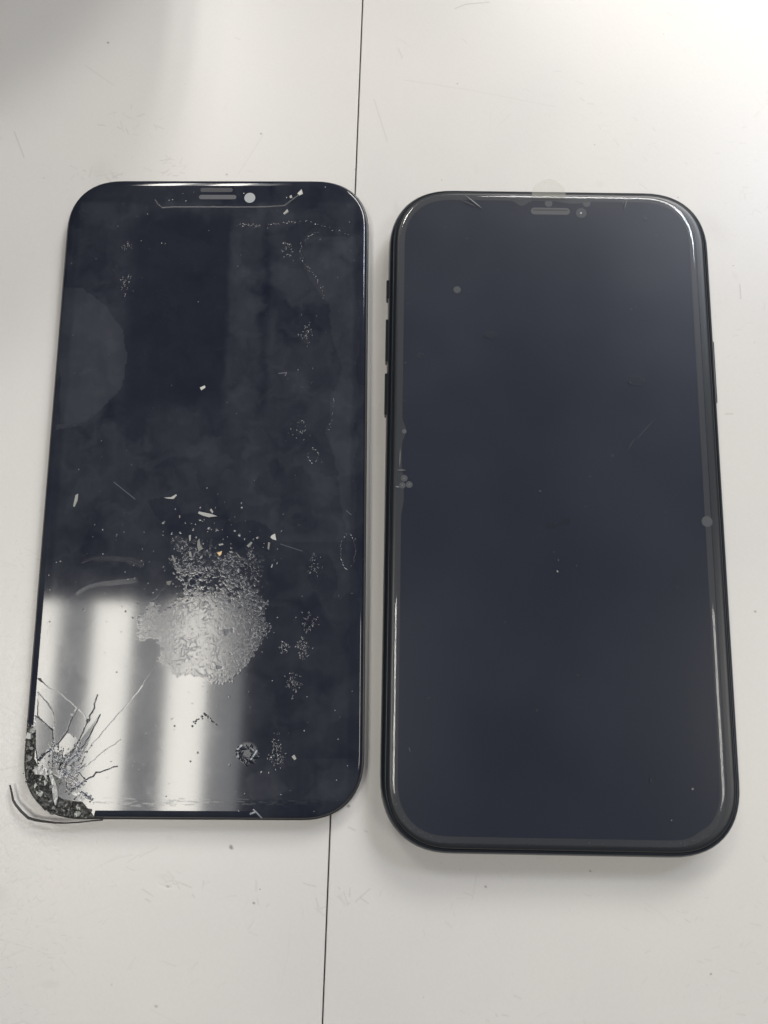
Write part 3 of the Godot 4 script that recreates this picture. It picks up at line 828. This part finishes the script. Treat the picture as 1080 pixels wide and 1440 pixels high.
	m.path([Vector2(13.94, 72.95), Vector2(13.47, 72.52)], 0.2, 0.3, 0.0, 0.4, 0.02)
	for i in 420:
		var q := Vector2(rng.randf_range(-35, 35), rng.randf_range(-73, 73))
		var r := 0.05 + 0.16 * pow(rng.randf(), 3.0)
		m.dot(q, r, r * rng.randf_range(0.5, 1.0), rng.randf() * PI, rng.randf_range(0.03, 0.22), 0.0, 0.3, 0.02, 0.9)
	for i in 130:
		var q: Vector2 = Vector2(2.03, 17.74) + Vector2(rng.randfn(0, 9.0), rng.randfn(0, 6.0))
		var r := 0.07 + 0.25 * pow(rng.randf(), 3.0)
		m.dot(q, r * rng.randf_range(1.0, 2.2), r, rng.randf() * PI, rng.randf_range(0.05, 0.3), 0.0, 0.4, 0.04, 0.8)
	# finger-print ridges
	for fp in [[Vector2(-1.19, 65.51), 5.5], [Vector2(-8.44, 5.92), 5.0], [Vector2(16.80, 41.53), 5.5], [Vector2(-12.52, -39.62), 5.0], [Vector2(8.41, 46.14), 5.0]]:
		for k in range(3, 15):
			var last := Vector2.ZERO
			for i in 15:
				var a := -0.4 + 3.6 * i / 14.0
				var rad: float = k * fp[1] / 14.0
				var q: Vector2 = fp[0] + Vector2(cos(a) * rad * 0.85, -sin(a) * rad * 1.2)
				if i > 0 and rng.randf() < 0.75:
					m.line(last, q, 0.14, 0.010, 0.0, 0.075)
				last = q
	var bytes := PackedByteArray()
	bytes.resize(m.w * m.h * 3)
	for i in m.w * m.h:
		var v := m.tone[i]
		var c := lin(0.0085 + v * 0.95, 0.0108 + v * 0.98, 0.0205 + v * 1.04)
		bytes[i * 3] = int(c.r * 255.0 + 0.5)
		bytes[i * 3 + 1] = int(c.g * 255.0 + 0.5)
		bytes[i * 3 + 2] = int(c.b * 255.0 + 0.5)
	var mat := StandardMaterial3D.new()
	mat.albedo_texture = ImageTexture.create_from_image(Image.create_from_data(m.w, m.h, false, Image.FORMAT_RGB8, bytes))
	mat.roughness = 1.0
	mat.roughness_texture = m.dull_texture(0.035)
	mat.roughness_texture_channel = BaseMaterial3D.TEXTURE_CHANNEL_RED
	mat.normal_enabled = true
	mat.normal_texture = m.normal_texture()
	return mat


func clear_hole(m: Marks, p: Vector2, rx: float, ry: float) -> void:
	var c := m.px(p)
	var reach := int(maxf(rx, ry) * m.scale * 1.4 + 2.0)
	for y in range(int(c.y) - reach, int(c.y) + reach + 1):
		for x in range(int(c.x) - reach, int(c.x) + reach + 1):
			var e := Vector2((x + 0.5 - c.x) / (rx * m.scale), (y + 0.5 - c.y) / (ry * m.scale)).length() + 0.16 * sin(atan2(y + 0.5 - c.y, x + 0.5 - c.x) * 3.0 + p.x)
			var at := y * m.w + x
			if e < 1.0:
				m.tone[at] = 0.004
				m.dull[at] = 0.07
				m.rise[at] = 0.0
			elif e < 1.25:
				m.tone[at] = maxf(m.tone[at], 0.1)


# Splintered glass: light and dark grit, broken up finely.
func gritty(low: float, high: float, seed_: int) -> StandardMaterial3D:
	var n := noise(seed_, 0.03, 5)
	var t := NoiseTexture2D.new()
	t.width = 256
	t.height = 256
	t.seamless = true
	t.noise = n
	var ramp := Gradient.new()
	ramp.offsets = PackedFloat32Array([0.38, 0.55, 0.75])
	ramp.colors = PackedColorArray([lin(low, low, low), lin(lerpf(low, high, 0.3), lerpf(low, high, 0.3), lerpf(low, high, 0.28)), lin(high, high, high * 0.93)])
	t.color_ramp = ramp
	var b := NoiseTexture2D.new()
	b.width = 256
	b.height = 256
	b.seamless = true
	b.noise = n
	b.as_normal_map = true
	b.bump_strength = 6.0
	var m := StandardMaterial3D.new()
	m.albedo_texture = t
	m.normal_enabled = true
	m.normal_texture = b
	m.normal_scale = 1.0
	m.roughness = 0.4
	m.uv1_triplanar = true
	m.uv1_scale = Vector3(120.0, 120.0, 95.0)
	return m


func broken_corner(o: Node3D) -> void:
	rng.seed = 77
	# larger pieces that the photograph shows one by one: outline, height, tone, lean, roughness
	var pieces := [
		[[Vector2(-34.41, 65.79), Vector2(-31.62, 65.38), Vector2(-30.09, 66.99), Vector2(-29.34, 70.47), Vector2(-29.16, 72.74), Vector2(-31.02, 72.88), Vector2(-33.24, 70.76), Vector2(-34.78, 68.08)], 3.45, 0.03, Vector2(0.04, 0.05), 0.25],
		[[Vector2(-33.91, 63.98), Vector2(-32.75, 63.70), Vector2(-30.01, 64.39), Vector2(-30.02, 65.37), Vector2(-31.17, 65.70), Vector2(-33.68, 65.44)], 3.85, 0.75, Vector2(0.02, -0.04), 0.5],
		[[Vector2(-30.69, 65.42), Vector2(-29.83, 65.64), Vector2(-28.79, 68.06), Vector2(-28.31, 69.93), Vector2(-28.72, 71.86), Vector2(-29.35, 70.34), Vector2(-29.85, 67.52)], 3.8, 0.72, Vector2(-0.05, 0.02), 0.5],
		[[Vector2(-29.82, 65.69), Vector2(-27.49, 66.76), Vector2(-26.82, 68.18), Vector2(-28.27, 69.72), Vector2(-28.95, 67.52)], 3.7, 0.10, Vector2(0.05, 0.02), 0.2],
		[[Vector2(-25.00, 71.04), Vector2(-22.62, 71.03), Vector2(-20.86, 73.04), Vector2(-22.43, 73.69), Vector2(-25.71, 72.91)], 3.55, 0.03, Vector2(0.03, 0.06), 0.2],
		[[Vector2(-28.28, 70.33), Vector2(-26.65, 69.66), Vector2(-25.02, 70.85), Vector2(-25.86, 72.72), Vector2(-28.43, 72.07)], 3.4, 0.05, Vector2(-0.05, 0.05), 0.3],
		[[Vector2(-36.11, 55.57), Vector2(-34.58, 55.89), Vector2(-34.31, 57.76), Vector2(-35.60, 58.32)], 3.3, 0.07, Vector2(0.05, 0.03), 0.4],
		[[Vector2(-35.67, 58.45), Vector2(-34.29, 58.04), Vector2(-34.05, 60.22), Vector2(-35.69, 60.64)], 3.2, 0.10, Vector2(-0.06, 0.04), 0.5],
		[[Vector2(-35.87, 60.83), Vector2(-34.09, 60.36), Vector2(-33.98, 62.40), Vector2(-35.79, 62.82)], 3.3, 0.05, Vector2(0.05, -0.04), 0.4],
		[[Vector2(-35.91, 63.01), Vector2(-34.02, 62.62), Vector2(-33.08, 63.81), Vector2(-34.04, 65.12), Vector2(-35.79, 65.12)], 3.25, 0.08, Vector2(0.03, 0.06), 0.5],
		[[Vector2(-35.94, 65.34), Vector2(-34.30, 65.39), Vector2(-34.91, 67.55), Vector2(-35.69, 67.01)], 3.1, 0.12, Vector2(0.05, 0.0), 0.5],
		[[Vector2(-30.73, 73.01), Vector2(-29.20, 72.87), Vector2(-28.58, 73.66), Vector2(-29.68, 73.88)], 3.2, 0.12, Vector2(0.0, 0.08), 0.3],
		[[Vector2(-28.54, 72.39), Vector2(-26.42, 72.72), Vector2(-26.60, 74.05), Vector2(-28.30, 73.72)], 3.3, 0.05, Vector2(0.05, 0.05), 0.3],
		[[Vector2(-25.83, 73.12), Vector2(-23.56, 73.59), Vector2(-23.78, 74.38), Vector2(-25.89, 74.18)], 3.3, 0.04, Vector2(0.0, 0.05), 0.3],
		[[Vector2(-23.27, 73.69), Vector2(-20.78, 73.31), Vector2(-20.29, 74.37), Vector2(-22.94, 74.49)], 3.25, 0.05, Vector2(0.03, 0.05), 0.3],
		[[Vector2(-25.43, 69.11), Vector2(-24.47, 68.71), Vector2(-23.44, 69.37), Vector2(-23.81, 70.04), Vector2(-25.24, 69.78)], 3.9, 0.55, Vector2(0.05, 0.05), 0.4],
		[[Vector2(-24.08, 70.31), Vector2(-23.09, 70.31), Vector2(-23.13, 70.92), Vector2(-23.87, 70.85)], 3.9, 0.45, Vector2(0.05, -0.05), 0.4],
		[[Vector2(-34.72, 55.15), Vector2(-34.26, 54.87), Vector2(-34.21, 56.25), Vector2(-34.71, 56.39)], 3.85, 0.5, Vector2(0.05, 0.05), 0.4],
		[[Vector2(-34.96, 45.25), Vector2(-33.95, 45.30), Vector2(-33.34, 46.42), Vector2(-34.03, 46.09)], 3.85, 0.02, Vector2(0.05, 0.05), 0.4],
		[[Vector2(-23.41, 53.99), Vector2(-22.84, 53.91), Vector2(-23.07, 54.68), Vector2(-23.45, 54.55)], 3.85, 0.01, Vector2(0.05, 0.05), 0.4],
		[[Vector2(-21.69, 72.36), Vector2(-20.84, 72.51), Vector2(-20.93, 73.15), Vector2(-21.58, 73.05)], 3.85, 0.01, Vector2(0.05, 0.05), 0.4],
		[[Vector2(-26.91, 52.90), Vector2(-26.35, 52.82), Vector2(-26.40, 53.26), Vector2(-26.80, 53.26)], 3.88, 0.4, Vector2(0.05, 0.05), 0.4],
		[[Vector2(-25.99, 51.79), Vector2(-25.43, 51.65), Vector2(-25.81, 52.34), Vector2(-26.17, 52.48)], 3.88, 0.3, Vector2(0.05, 0.05), 0.4]]
	var crushed := [gritty(0.003, 0.11, 11), gritty(0.005, 0.22, 12), gritty(0.35, 0.85, 13)]
	for s in pieces:
		var st := begin()
		var poly := PackedVector2Array(s[0])
		slab(st, poly, 2.79 if s[1] < 3.83 else 3.79, s[1], s[3], 0.06)
		var t: float = s[2]
		part("glass_shard", finish(st), crushed[0 if t < 0.045 else (1 if t < 0.2 else 2)] if s[1] < 3.6 or t > 0.2 else plain(t, t, t * 0.97, s[4]), o)
	# splinters that lie across the crushed glass, each turned its own way
	var tones := [0.008, 0.015, 0.03, 0.09, 0.22, 0.5]
	for i in 64:
		var z: Array = [[Vector2(-35.26, 59.96), 0.5, 5.0], [Vector2(-32.04, 68.88), 2.3, 3.6], [Vector2(-24.74, 72.72), 4.6, 1.0], [Vector2(-31.32, 63.89), 2.6, 0.7], [Vector2(-27.62, 64.27), 1.4, 2.4]][[0, 0, 1, 1, 1, 2, 2, 3, 4][rng.randi() % 9]]
		var c: Vector2 = z[0] + Vector2(rng.randf_range(-1, 1) * z[1], rng.randf_range(-1, 1) * z[2])
		var k := Vector2(-36.7 + 13.6, 74.7 - 13.6)
		if c.x < k.x and c.y > k.y and c.distance_to(k) > 12.8:
			continue
		var r := rng.randf_range(0.35, 0.95)
		var a := rng.randf() * TAU
		var poly := PackedVector2Array()
		var n := rng.randi_range(3, 5)
		for q in n:
			poly.append(c + (Vector2.from_angle(TAU * (q + rng.randf_range(-0.25, 0.25)) / n) * Vector2(1.0, rng.randf_range(0.35, 0.9))).rotated(a) * r)
		var st := begin()
		var t: float = tones[rng.randi() % 6]
		slab(st, poly, 3.2, rng.randf_range(3.55, 3.85), Vector2(rng.randfn(0, 0.12), rng.randfn(0, 0.12)), 0.04)
		part("glass_shard", finish(st), plain(t, t, t * 0.96, [0.08, 0.25, 0.5][rng.randi() % 3]), o)
	# crumbs of crushed glass between them, past counting
	for tone: float in [0.025, 0.12, 0.55]:
		var st := begin()
		st.set_smooth_group(-1)
		var many := 800 if tone < 0.1 else (520 if tone < 0.2 else 260)
		var zones := [[Vector2(-35.13, 60.50), 2.0 * 0.6, 6.5], [Vector2(-31.42, 69.68), 4.0, 4.6], [Vector2(-24.73, 72.85), 6.0, 1.6], [Vector2(-31.33, 63.75), 3.6, 1.2], [Vector2(-27.48, 62.37), 1.8, 2.6], [Vector2(-26.25, 67.51), 1.8, 2.0]]
		for i in many:
			var z: Array = zones[[0, 0, 0, 1, 1, 1, 2, 2, 3, 4, 5][rng.randi() % 11]]
			var c: Vector2 = z[0] + Vector2(rng.randf_range(-1, 1) * z[1], rng.randf_range(-1, 1) * z[2])
			# keep inside the soft corner of the frame
			var k := Vector2(-36.7 + 13.6, 74.7 - 13.6)
			if c.x < -36.4 or c.y > 74.2 or (c.x < k.x and c.y > k.y and c.distance_to(k) > 13.9):
				continue
			var r := 0.07 + 0.32 * pow(rng.randf(), 2.6)
			if tone > 0.5:
				r *= 0.7
			var y0 := rng.randf_range(3.15, 3.75) if z == zones[0] or z == zones[1] or z == zones[2] else rng.randf_range(3.75, 3.85)
			var pts := []
			for q in 4:
				pts.append(Vector3(c.x, y0, c.y) + Vector3(rng.randf_range(-1, 1), rng.randf_range(-0.5, 0.8), rng.randf_range(-1, 1)) * r)
			var mid: Vector3 = (pts[0] + pts[1] + pts[2] + pts[3]) / 4.0
			for f in [[0, 1, 2], [0, 1, 3], [0, 2, 3], [1, 2, 3]]:
				var fc: Vector3 = (pts[f[0]] + pts[f[1]] + pts[f[2]]) / 3.0
				tri(st, pts[f[0]], pts[f[1]], pts[f[2]], fc - mid)
		var g := part("crushed_glass", finish(st), plain(tone, tone, tone * 0.94, 0.35), o)
		g.set_meta("kind", "stuff")
	# the thin strip of gasket that has sprung away from the corner
	var line := [[Vector2(-38.75, 67.70), Vector2(-38.26, 69.17), Vector2(-37.78, 70.78), Vector2(-37.14, 71.71), Vector2(-35.90, 73.03), Vector2(-34.25, 74.35), Vector2(-32.83, 74.74), Vector2(-31.27, 75.00)], [Vector2(-31.27, 75.00), Vector2(-28.46, 75.31), Vector2(-26.22, 75.35), Vector2(-23.44, 75.18), Vector2(-20.95, 74.90), Vector2(-18.46, 74.68)]]
	var pts := PackedVector2Array(line[0] + line[1].slice(1))
	# the strip lies lower than the glass
	for i in pts.size():
		var y := 0.5 + 1.6 * smoothstep(0.0, 1.0, i / float(pts.size() - 1))
		pts[i] += (pts[i] + Vector2(-42.1, -41.5)) * (3.8 - y) / 181.8
	var st := begin()
	st.set_smooth_group(0)
	var rows := []
	for i in pts.size():
		var d := (pts[mini(i + 1, pts.size() - 1)] - pts[maxi(i - 1, 0)]).normalized()
		var nrm := Vector2(-d.y, d.x)
		var w := 0.14 + 0.16 * sin(PI * clampf(i / float(pts.size() - 1) * 1.3, 0.0, 1.0))
		var y := 0.5 + 1.6 * smoothstep(0.0, 1.0, i / float(pts.size() - 1))
		var row := []
		for k in 8:
			var a := TAU * k / 8.0
			row.append(lift(pts[i] + nrm * cos(a) * w, y + sin(a) * 0.28))
		rows.append(row)
	for i in rows.size() - 1:
		var mid := (lift(pts[i], 0) + lift(pts[i + 1], 0)) * 0.5 + Vector3(0, (rows[i][2].y + rows[i][6].y) * 0.5, 0)
		for k in 8:
			var l := (k + 1) % 8
			quad(st, rows[i][k], rows[i][l], rows[i + 1][l], rows[i + 1][k], (rows[i][k] + rows[i][l] + rows[i + 1][l] + rows[i + 1][k]) / 4.0 - mid)
	part("gasket_strip", finish(st), plain(0.03, 0.026, 0.025, 0.45), o)


# ------------------------------------------------------------------ the whole phone, on the right
func black_phone() -> void:
	rng.seed = 50
	var o := Node3D.new()
	o.name = "phone"
	add_child(o)
	o.position = Vector3(36.713, 0, -36.857) * MM
	tag(o, "black phone with an unbroken dark screen under a glossy protector with a pull tab", "phone")
	var W := 75.7
	var H := 150.9
	var R := 15.5
	var st := begin()
	sweep(st, W, H, R, [Vector2(2.6, 0.02), Vector2(1.5, 0.12), Vector2(0.7, 0.6), Vector2(0.2, 1.5), Vector2(0.02, 2.8), Vector2(0.0, 3.6), Vector2(0.02, 4.6), Vector2(0.15, 5.8), Vector2(0.42, 6.7), Vector2(0.8, 7.35), Vector2(1.1, 7.6), Vector2(1.28, 7.62), Vector2(1.36, 7.5)], false, true)
	part("body_frame", finish(st), plain(0.022, 0.027, 0.036, 0.28, 0.55), o)
	st = begin()
	sweep(st, W, H, R, [Vector2(1.36, 7.3), Vector2(1.7, 7.3)], true, false)
	part("gasket", finish(st), plain(0.012, 0.012, 0.013, 0.6), o)
	st = begin()
	sweep(st, W, H, R, [Vector2(1.6, 7.2), Vector2(1.6, 7.75), Vector2(1.7, 8.02), Vector2(1.95, 8.2), Vector2(2.35, 8.29), Vector2(2.9, 8.32)], true, false)
	var black := plain(0.0082, 0.0122, 0.0270, 1.0)
	black.metallic_specular = 0.46
	# greasy film: slow changes in tone and gloss
	var film := noise(61, 0.006, 5)
	for k in 2:
		var t := NoiseTexture2D.new()
		t.width = 512
		t.height = 512
		t.noise = film
		t.seamless = true
		t.seamless_blend_skirt = 0.3
		var ramp := Gradient.new()
		ramp.offsets = PackedFloat32Array([0.2, 0.5, 0.8])
		ramp.colors = PackedColorArray([Color(0.31, 0.31, 0.31), Color(0.33, 0.33, 0.33), Color(0.36, 0.36, 0.36)] if k == 0 else [Color(0.95, 0.95, 0.96), Color(0.975, 0.975, 0.975), Color(1, 1, 1)])
		t.color_ramp = ramp
		if k == 0:
			black.roughness_texture = t
			black.roughness_texture_channel = BaseMaterial3D.TEXTURE_CHANNEL_RED
		else:
			black.albedo_texture = t
	black.uv1_triplanar = true
	black.uv1_scale = Vector3.ONE * 6.5
	part("front_glass", finish(st), black, o)
	st = begin()
	sweep(st, W, H, R, [Vector2(1.55, 7.4), Vector2(1.55, 7.76), Vector2(1.66, 8.03), Vector2(1.92, 8.215), Vector2(2.35, 8.305), Vector2(2.9, 8.33), Vector2(3.7, 8.333)], false, false)
	part("glass_rim", finish(st), plain(0.017, 0.019, 0.023, 0.32), o)
	# buttons on the sides
	for b in [[Vector2(-38.02, -52.57).y, Vector2(-37.94, -47.95).y, -1], [Vector2(-38.19, -42.68).y, Vector2(-38.02, -32.29).y, -1], [Vector2(-38.29, -29.38).y, Vector2(-38.13, -19.42).y, -1], [Vector2(36.43, -38.42).y, Vector2(36.38, -23.26).y, 1]]:
		st = begin()
		var z0: float = b[0]
		var z1: float = b[1]
		block(st, Vector3(b[2] * (W * 0.5 + 0.05), 3.9, (z0 + z1) * 0.5), Vector3(0.75, 2.6, z1 - z0), 0.14)
		part("side_button", finish(st), plain(0.025, 0.028, 0.033, 0.3, 0.5), o)
	# earpiece and front camera behind the glass
	st = begin()
	slab(st, pill(Vector2(0.24, -69.05), 9.2, 1.75), 8.25, 8.335)
	part("earpiece_slot", finish(st), plain(0.072, 0.072, 0.078, 0.5), o)
	st = begin()
	slab(st, pill(Vector2(0.24, -69.31), 8.2, 0.4), 8.25, 8.341)
	part("earpiece_mesh", finish(st), plain(0.045, 0.045, 0.05, 0.6), o)
	st = begin()
	slab(st, disc(Vector2(7.53, -68.70), 1.25, 24), 8.25, 8.333)
	var cm := part("front_camera", finish(st), plain(0.034, 0.040, 0.046, 0.4), o)
	st = begin()
	slab(st, disc(Vector2(7.45, -68.70), 0.22, 12), 8.3, 8.345)
	part("lens", finish(st), plain(0.45, 0.55, 0.6, 0.3), cm)
	for q in [Vector2(-0.14, -71.07), Vector2(8.86, -71.20)]:
		st = begin()
		slab(st, disc(q, 0.9, 20), 8.25, 8.333)
		part("sensor_window", finish(st), plain(0.055, 0.056, 0.064, 0.5), o)
	protector(o)


func protector(o: Node3D) -> void:
	var W := 69.6
	var H := 145.9
	var R := 12.5
	var at := Vector2(-0.72, -0.1)
	# the strip along the rim that has not taken hold of the curved glass: outer line straight, inner line with bays
	var st := begin()
	var outer := soft_rect(W, H, R, 0.12)
	var inner := soft_rect(W, H, R, 1.4)
	st.set_smooth_group(0)
	for i in outer.size():
		var j := (i + 1) % outer.size()
		if outer[i].distance_to(outer[j]) < 1e-5:
			continue
		var n := maxi(1, int(outer[i].distance_to(outer[j]) / 0.5))
		for k in n:
			var a := outer[i].lerp(outer[j], float(k) / n) + at
			var b := outer[i].lerp(outer[j], float(k + 1) / n) + at
			var c := bay(inner[i].lerp(inner[j], float(k) / n) + at)
			var d := bay(inner[i].lerp(inner[j], float(k + 1) / n) + at)
			quad(st, lift(a, 8.335), lift(b, 8.335), lift(d, 8.34), lift(c, 8.34), Vector3.UP)
	part("loose_border", finish(st), plain(0.028, 0.030, 0.037, 0.35), o)
	# the sheet itself, clear, its rim polished round
	st = begin()
	sweep(st, W, H, R, [Vector2(0.0, 8.345), Vector2(0.0, 8.40), Vector2(0.06, 8.46), Vector2(0.16, 8.51), Vector2(0.3, 8.555), Vector2(0.5, 8.60), Vector2(0.8, 8.635), Vector2(1.2, 8.648), Vector2(1.6, 8.65)], true, false, at)
	var pane := StandardMaterial3D.new()
	pane.albedo_color = Color(0.1, 0.1, 0.1, 0.03)
	pane.transparency = BaseMaterial3D.TRANSPARENCY_ALPHA
	pane.roughness = 0.04
	part("protector_sheet", finish(st), pane, o)
	# bubbles and dust under the sheet
	for q in [[Vector2(-21.80, -48.83), 0.85, 0.06], [Vector2(33.09, 4.90), 1.2, 0.075], [Vector2(-33.53, -3.79), 0.75, 0.075], [Vector2(-32.41, -2.35), 0.75, 0.075], [Vector2(-33.91, -2.17), 0.7, 0.075], [Vector2(-33.66, -14.57), 0.5, 0.1], [Vector2(12.88, -9.72), 0.3, 0.03]]:
		st = begin()
		slab(st, disc(q[0], q[1], 18), 8.33, 8.35)
		var t: float = q[2]
		part("air_bubble", finish(st), plain(t * 0.95, t, t * 1.08, 0.4), o)
		if q[1] > 0.6 and q[1] < 0.8:
			st = begin()
			slab(st, disc(q[0], 0.14, 8), 8.34, 8.36)
			part("dust_speck", finish(st), plain(0.16, 0.16, 0.16, 0.4), o)
	# faint greasy touches
	for q in [[Vector2(1.93, 5.25), 1.3, 0.9, 0.006], [Vector2(-1.21, 6.25), 1.6, 0.8, 0.008], [Vector2(18.79, -27.25), 2.2, 1.4, 0.030], [Vector2(-14.14, -37.86), 1.8, 1.0, 0.024], [Vector2(-30.07, -32.45), 1.0, 0.8, 0.026]]:
		st = begin()
		var touch := PackedVector2Array()
		for k in 30:
			touch.append(q[0] + Vector2.from_angle(TAU * k / 30.0) * Vector2(q[1], q[2]) * (0.9 + 0.12 * sin(k * 1.3 + q[1] * 9.0)))
		slab(st, touch, 8.649, 8.654)
		var grease := StandardMaterial3D.new()
		grease.albedo_color = Color(lin(q[3] * 1.2, q[3] * 1.35, q[3] * 1.6), 0.09)
		grease.transparency = BaseMaterial3D.TRANSPARENCY_ALPHA
		grease.roughness = 0.6
		part("smudge", finish(st), grease, o)
	# scratches and lint on the sheet
	for s in [[Vector2(-19.96, -72.80), Vector2(-15.93, -69.36), 0.16, 0.3], [Vector2(-20.97, -71.49), Vector2(-17.27, -69.89), 0.10, 0.08], [Vector2(18.39, -72.25), Vector2(17.62, -69.66), 0.14, 0.14], [Vector2(22.42, -18.10), Vector2(17.92, -13.08), 0.14, 0.05], [Vector2(17.94, -13.74), Vector2(16.08, -10.75), 0.14, 0.05], [Vector2(-34.49, -10.61), Vector2(-34.59, -6.04), 0.16, 0.2], [Vector2(-35.21, -5.54), Vector2(-33.16, -5.58), 0.15, 0.2], [Vector2(-34.53, -1.67), Vector2(-35.48, -1.82), 0.2, 0.25], [Vector2(-0.18, 16.25), Vector2(0.12, 16.71), 0.25, 0.4], [Vector2(0.18, 13.76), Vector2(0.25, 14.23), 0.14, 0.15], [Vector2(-3.72, -1.36), Vector2(-3.25, -1.21), 0.2, 0.15], [Vector2(27.05, 60.99), Vector2(26.73, 61.42), 0.4, 0.2], [Vector2(22.19, 67.37), Vector2(22.33, 67.50), 0.25, 0.3], [Vector2(-31.86, 53.76), Vector2(-31.55, 54.90), 0.12, 0.1], [Vector2(-5.16, 45.64), Vector2(-4.87, 46.22), 0.5, 0.03], [Vector2(3.71, 38.29), Vector2(3.84, 38.74), 0.5, 0.03], [Vector2(-11.86, 27.93), Vector2(-11.25, 27.31), 0.3, 0.03], [Vector2(18.31, 59.31), Vector2(18.43, 60.01), 0.5, 0.02]]:
		st = begin()
		var a: Vector2 = s[0]
		var b: Vector2 = s[1]
		var nrm: Vector2 = (b - a).orthogonal().normalized() * s[2] * 0.5
		slab(st, PackedVector2Array([a, a.lerp(b, 0.3) + nrm, a.lerp(b, 0.7) + nrm, b, a.lerp(b, 0.7) - nrm, a.lerp(b, 0.3) - nrm]), 8.64, 8.668)
		var t: float = s[3]
		part("scratch" if a.distance_to(b) > 1.6 else "dust_speck", finish(st), plain(t, t, t, 0.4), o)
	# dust past counting along the border and on the sheet
	st = begin()
	for i in 150:
		var q := Vector2(rng.randf_range(-34, 33), rng.randf_range(-72, 72))
		if i < 90:
			var ring := soft_rect(W, H, R, rng.randf_range(0.2, 1.1))
			var k := rng.randi() % ring.size()
			q = ring[k].lerp(ring[(k + 1) % ring.size()], rng.randf()) + at
		slab(st, disc(q, rng.randf_range(0.04, 0.12), 5), 8.60, 8.67)
	part("fine_dust", finish(st), plain(0.12, 0.12, 0.12, 0.5), o).set_meta("kind", "stuff")
	# the round pull tab that sticks out over the top edge
	var c: Vector2 = Vector2(-0.17, -73.08)
	var tab := PackedVector2Array()
	var r := 4.0
	for i in 25:
		tab.append(c + Vector2(cos(PI * i / 24.0), -sin(PI * i / 24.0)) * r)
	tab.append(c + Vector2(-r, 0.9))
	tab.append(c + Vector2(r, 0.9))
	st = begin()
	slab(st, tab, 8.67, 8.72)
	var clear := StandardMaterial3D.new()
	clear.albedo_color = Color(lin(0.55, 0.54, 0.47), 0.16)
	clear.transparency = BaseMaterial3D.TRANSPARENCY_ALPHA
	clear.roughness = 0.35
	part("pull_tab", finish(st), clear, o)


# The inner line of the loose border swells in a few places.
func bay(p: Vector2) -> Vector2:
	for q in [[Vector2(-34.06, -14.73), 1.6, Vector2(0.9, 0)], [Vector2(-34.03, 0.73), 2.2, Vector2(0.55, 0)], [Vector2(-6.50, -71.33), 1.3, Vector2(0, 1.4)], [Vector2(5.61, -71.88), 2.5, Vector2(0, 0.6)], [Vector2(27.39, 68.25), 1.6, Vector2(-0.6, -0.5)], [Vector2(-34.23, -3.29), 2.0, Vector2(0.4, 0)]]:
		var d := p.distance_to(q[0])
		if d < q[1] * 2.0:
			p += q[2] * smoothstep(1.0, 0.0, d / (q[1] * 2.0))
	return p
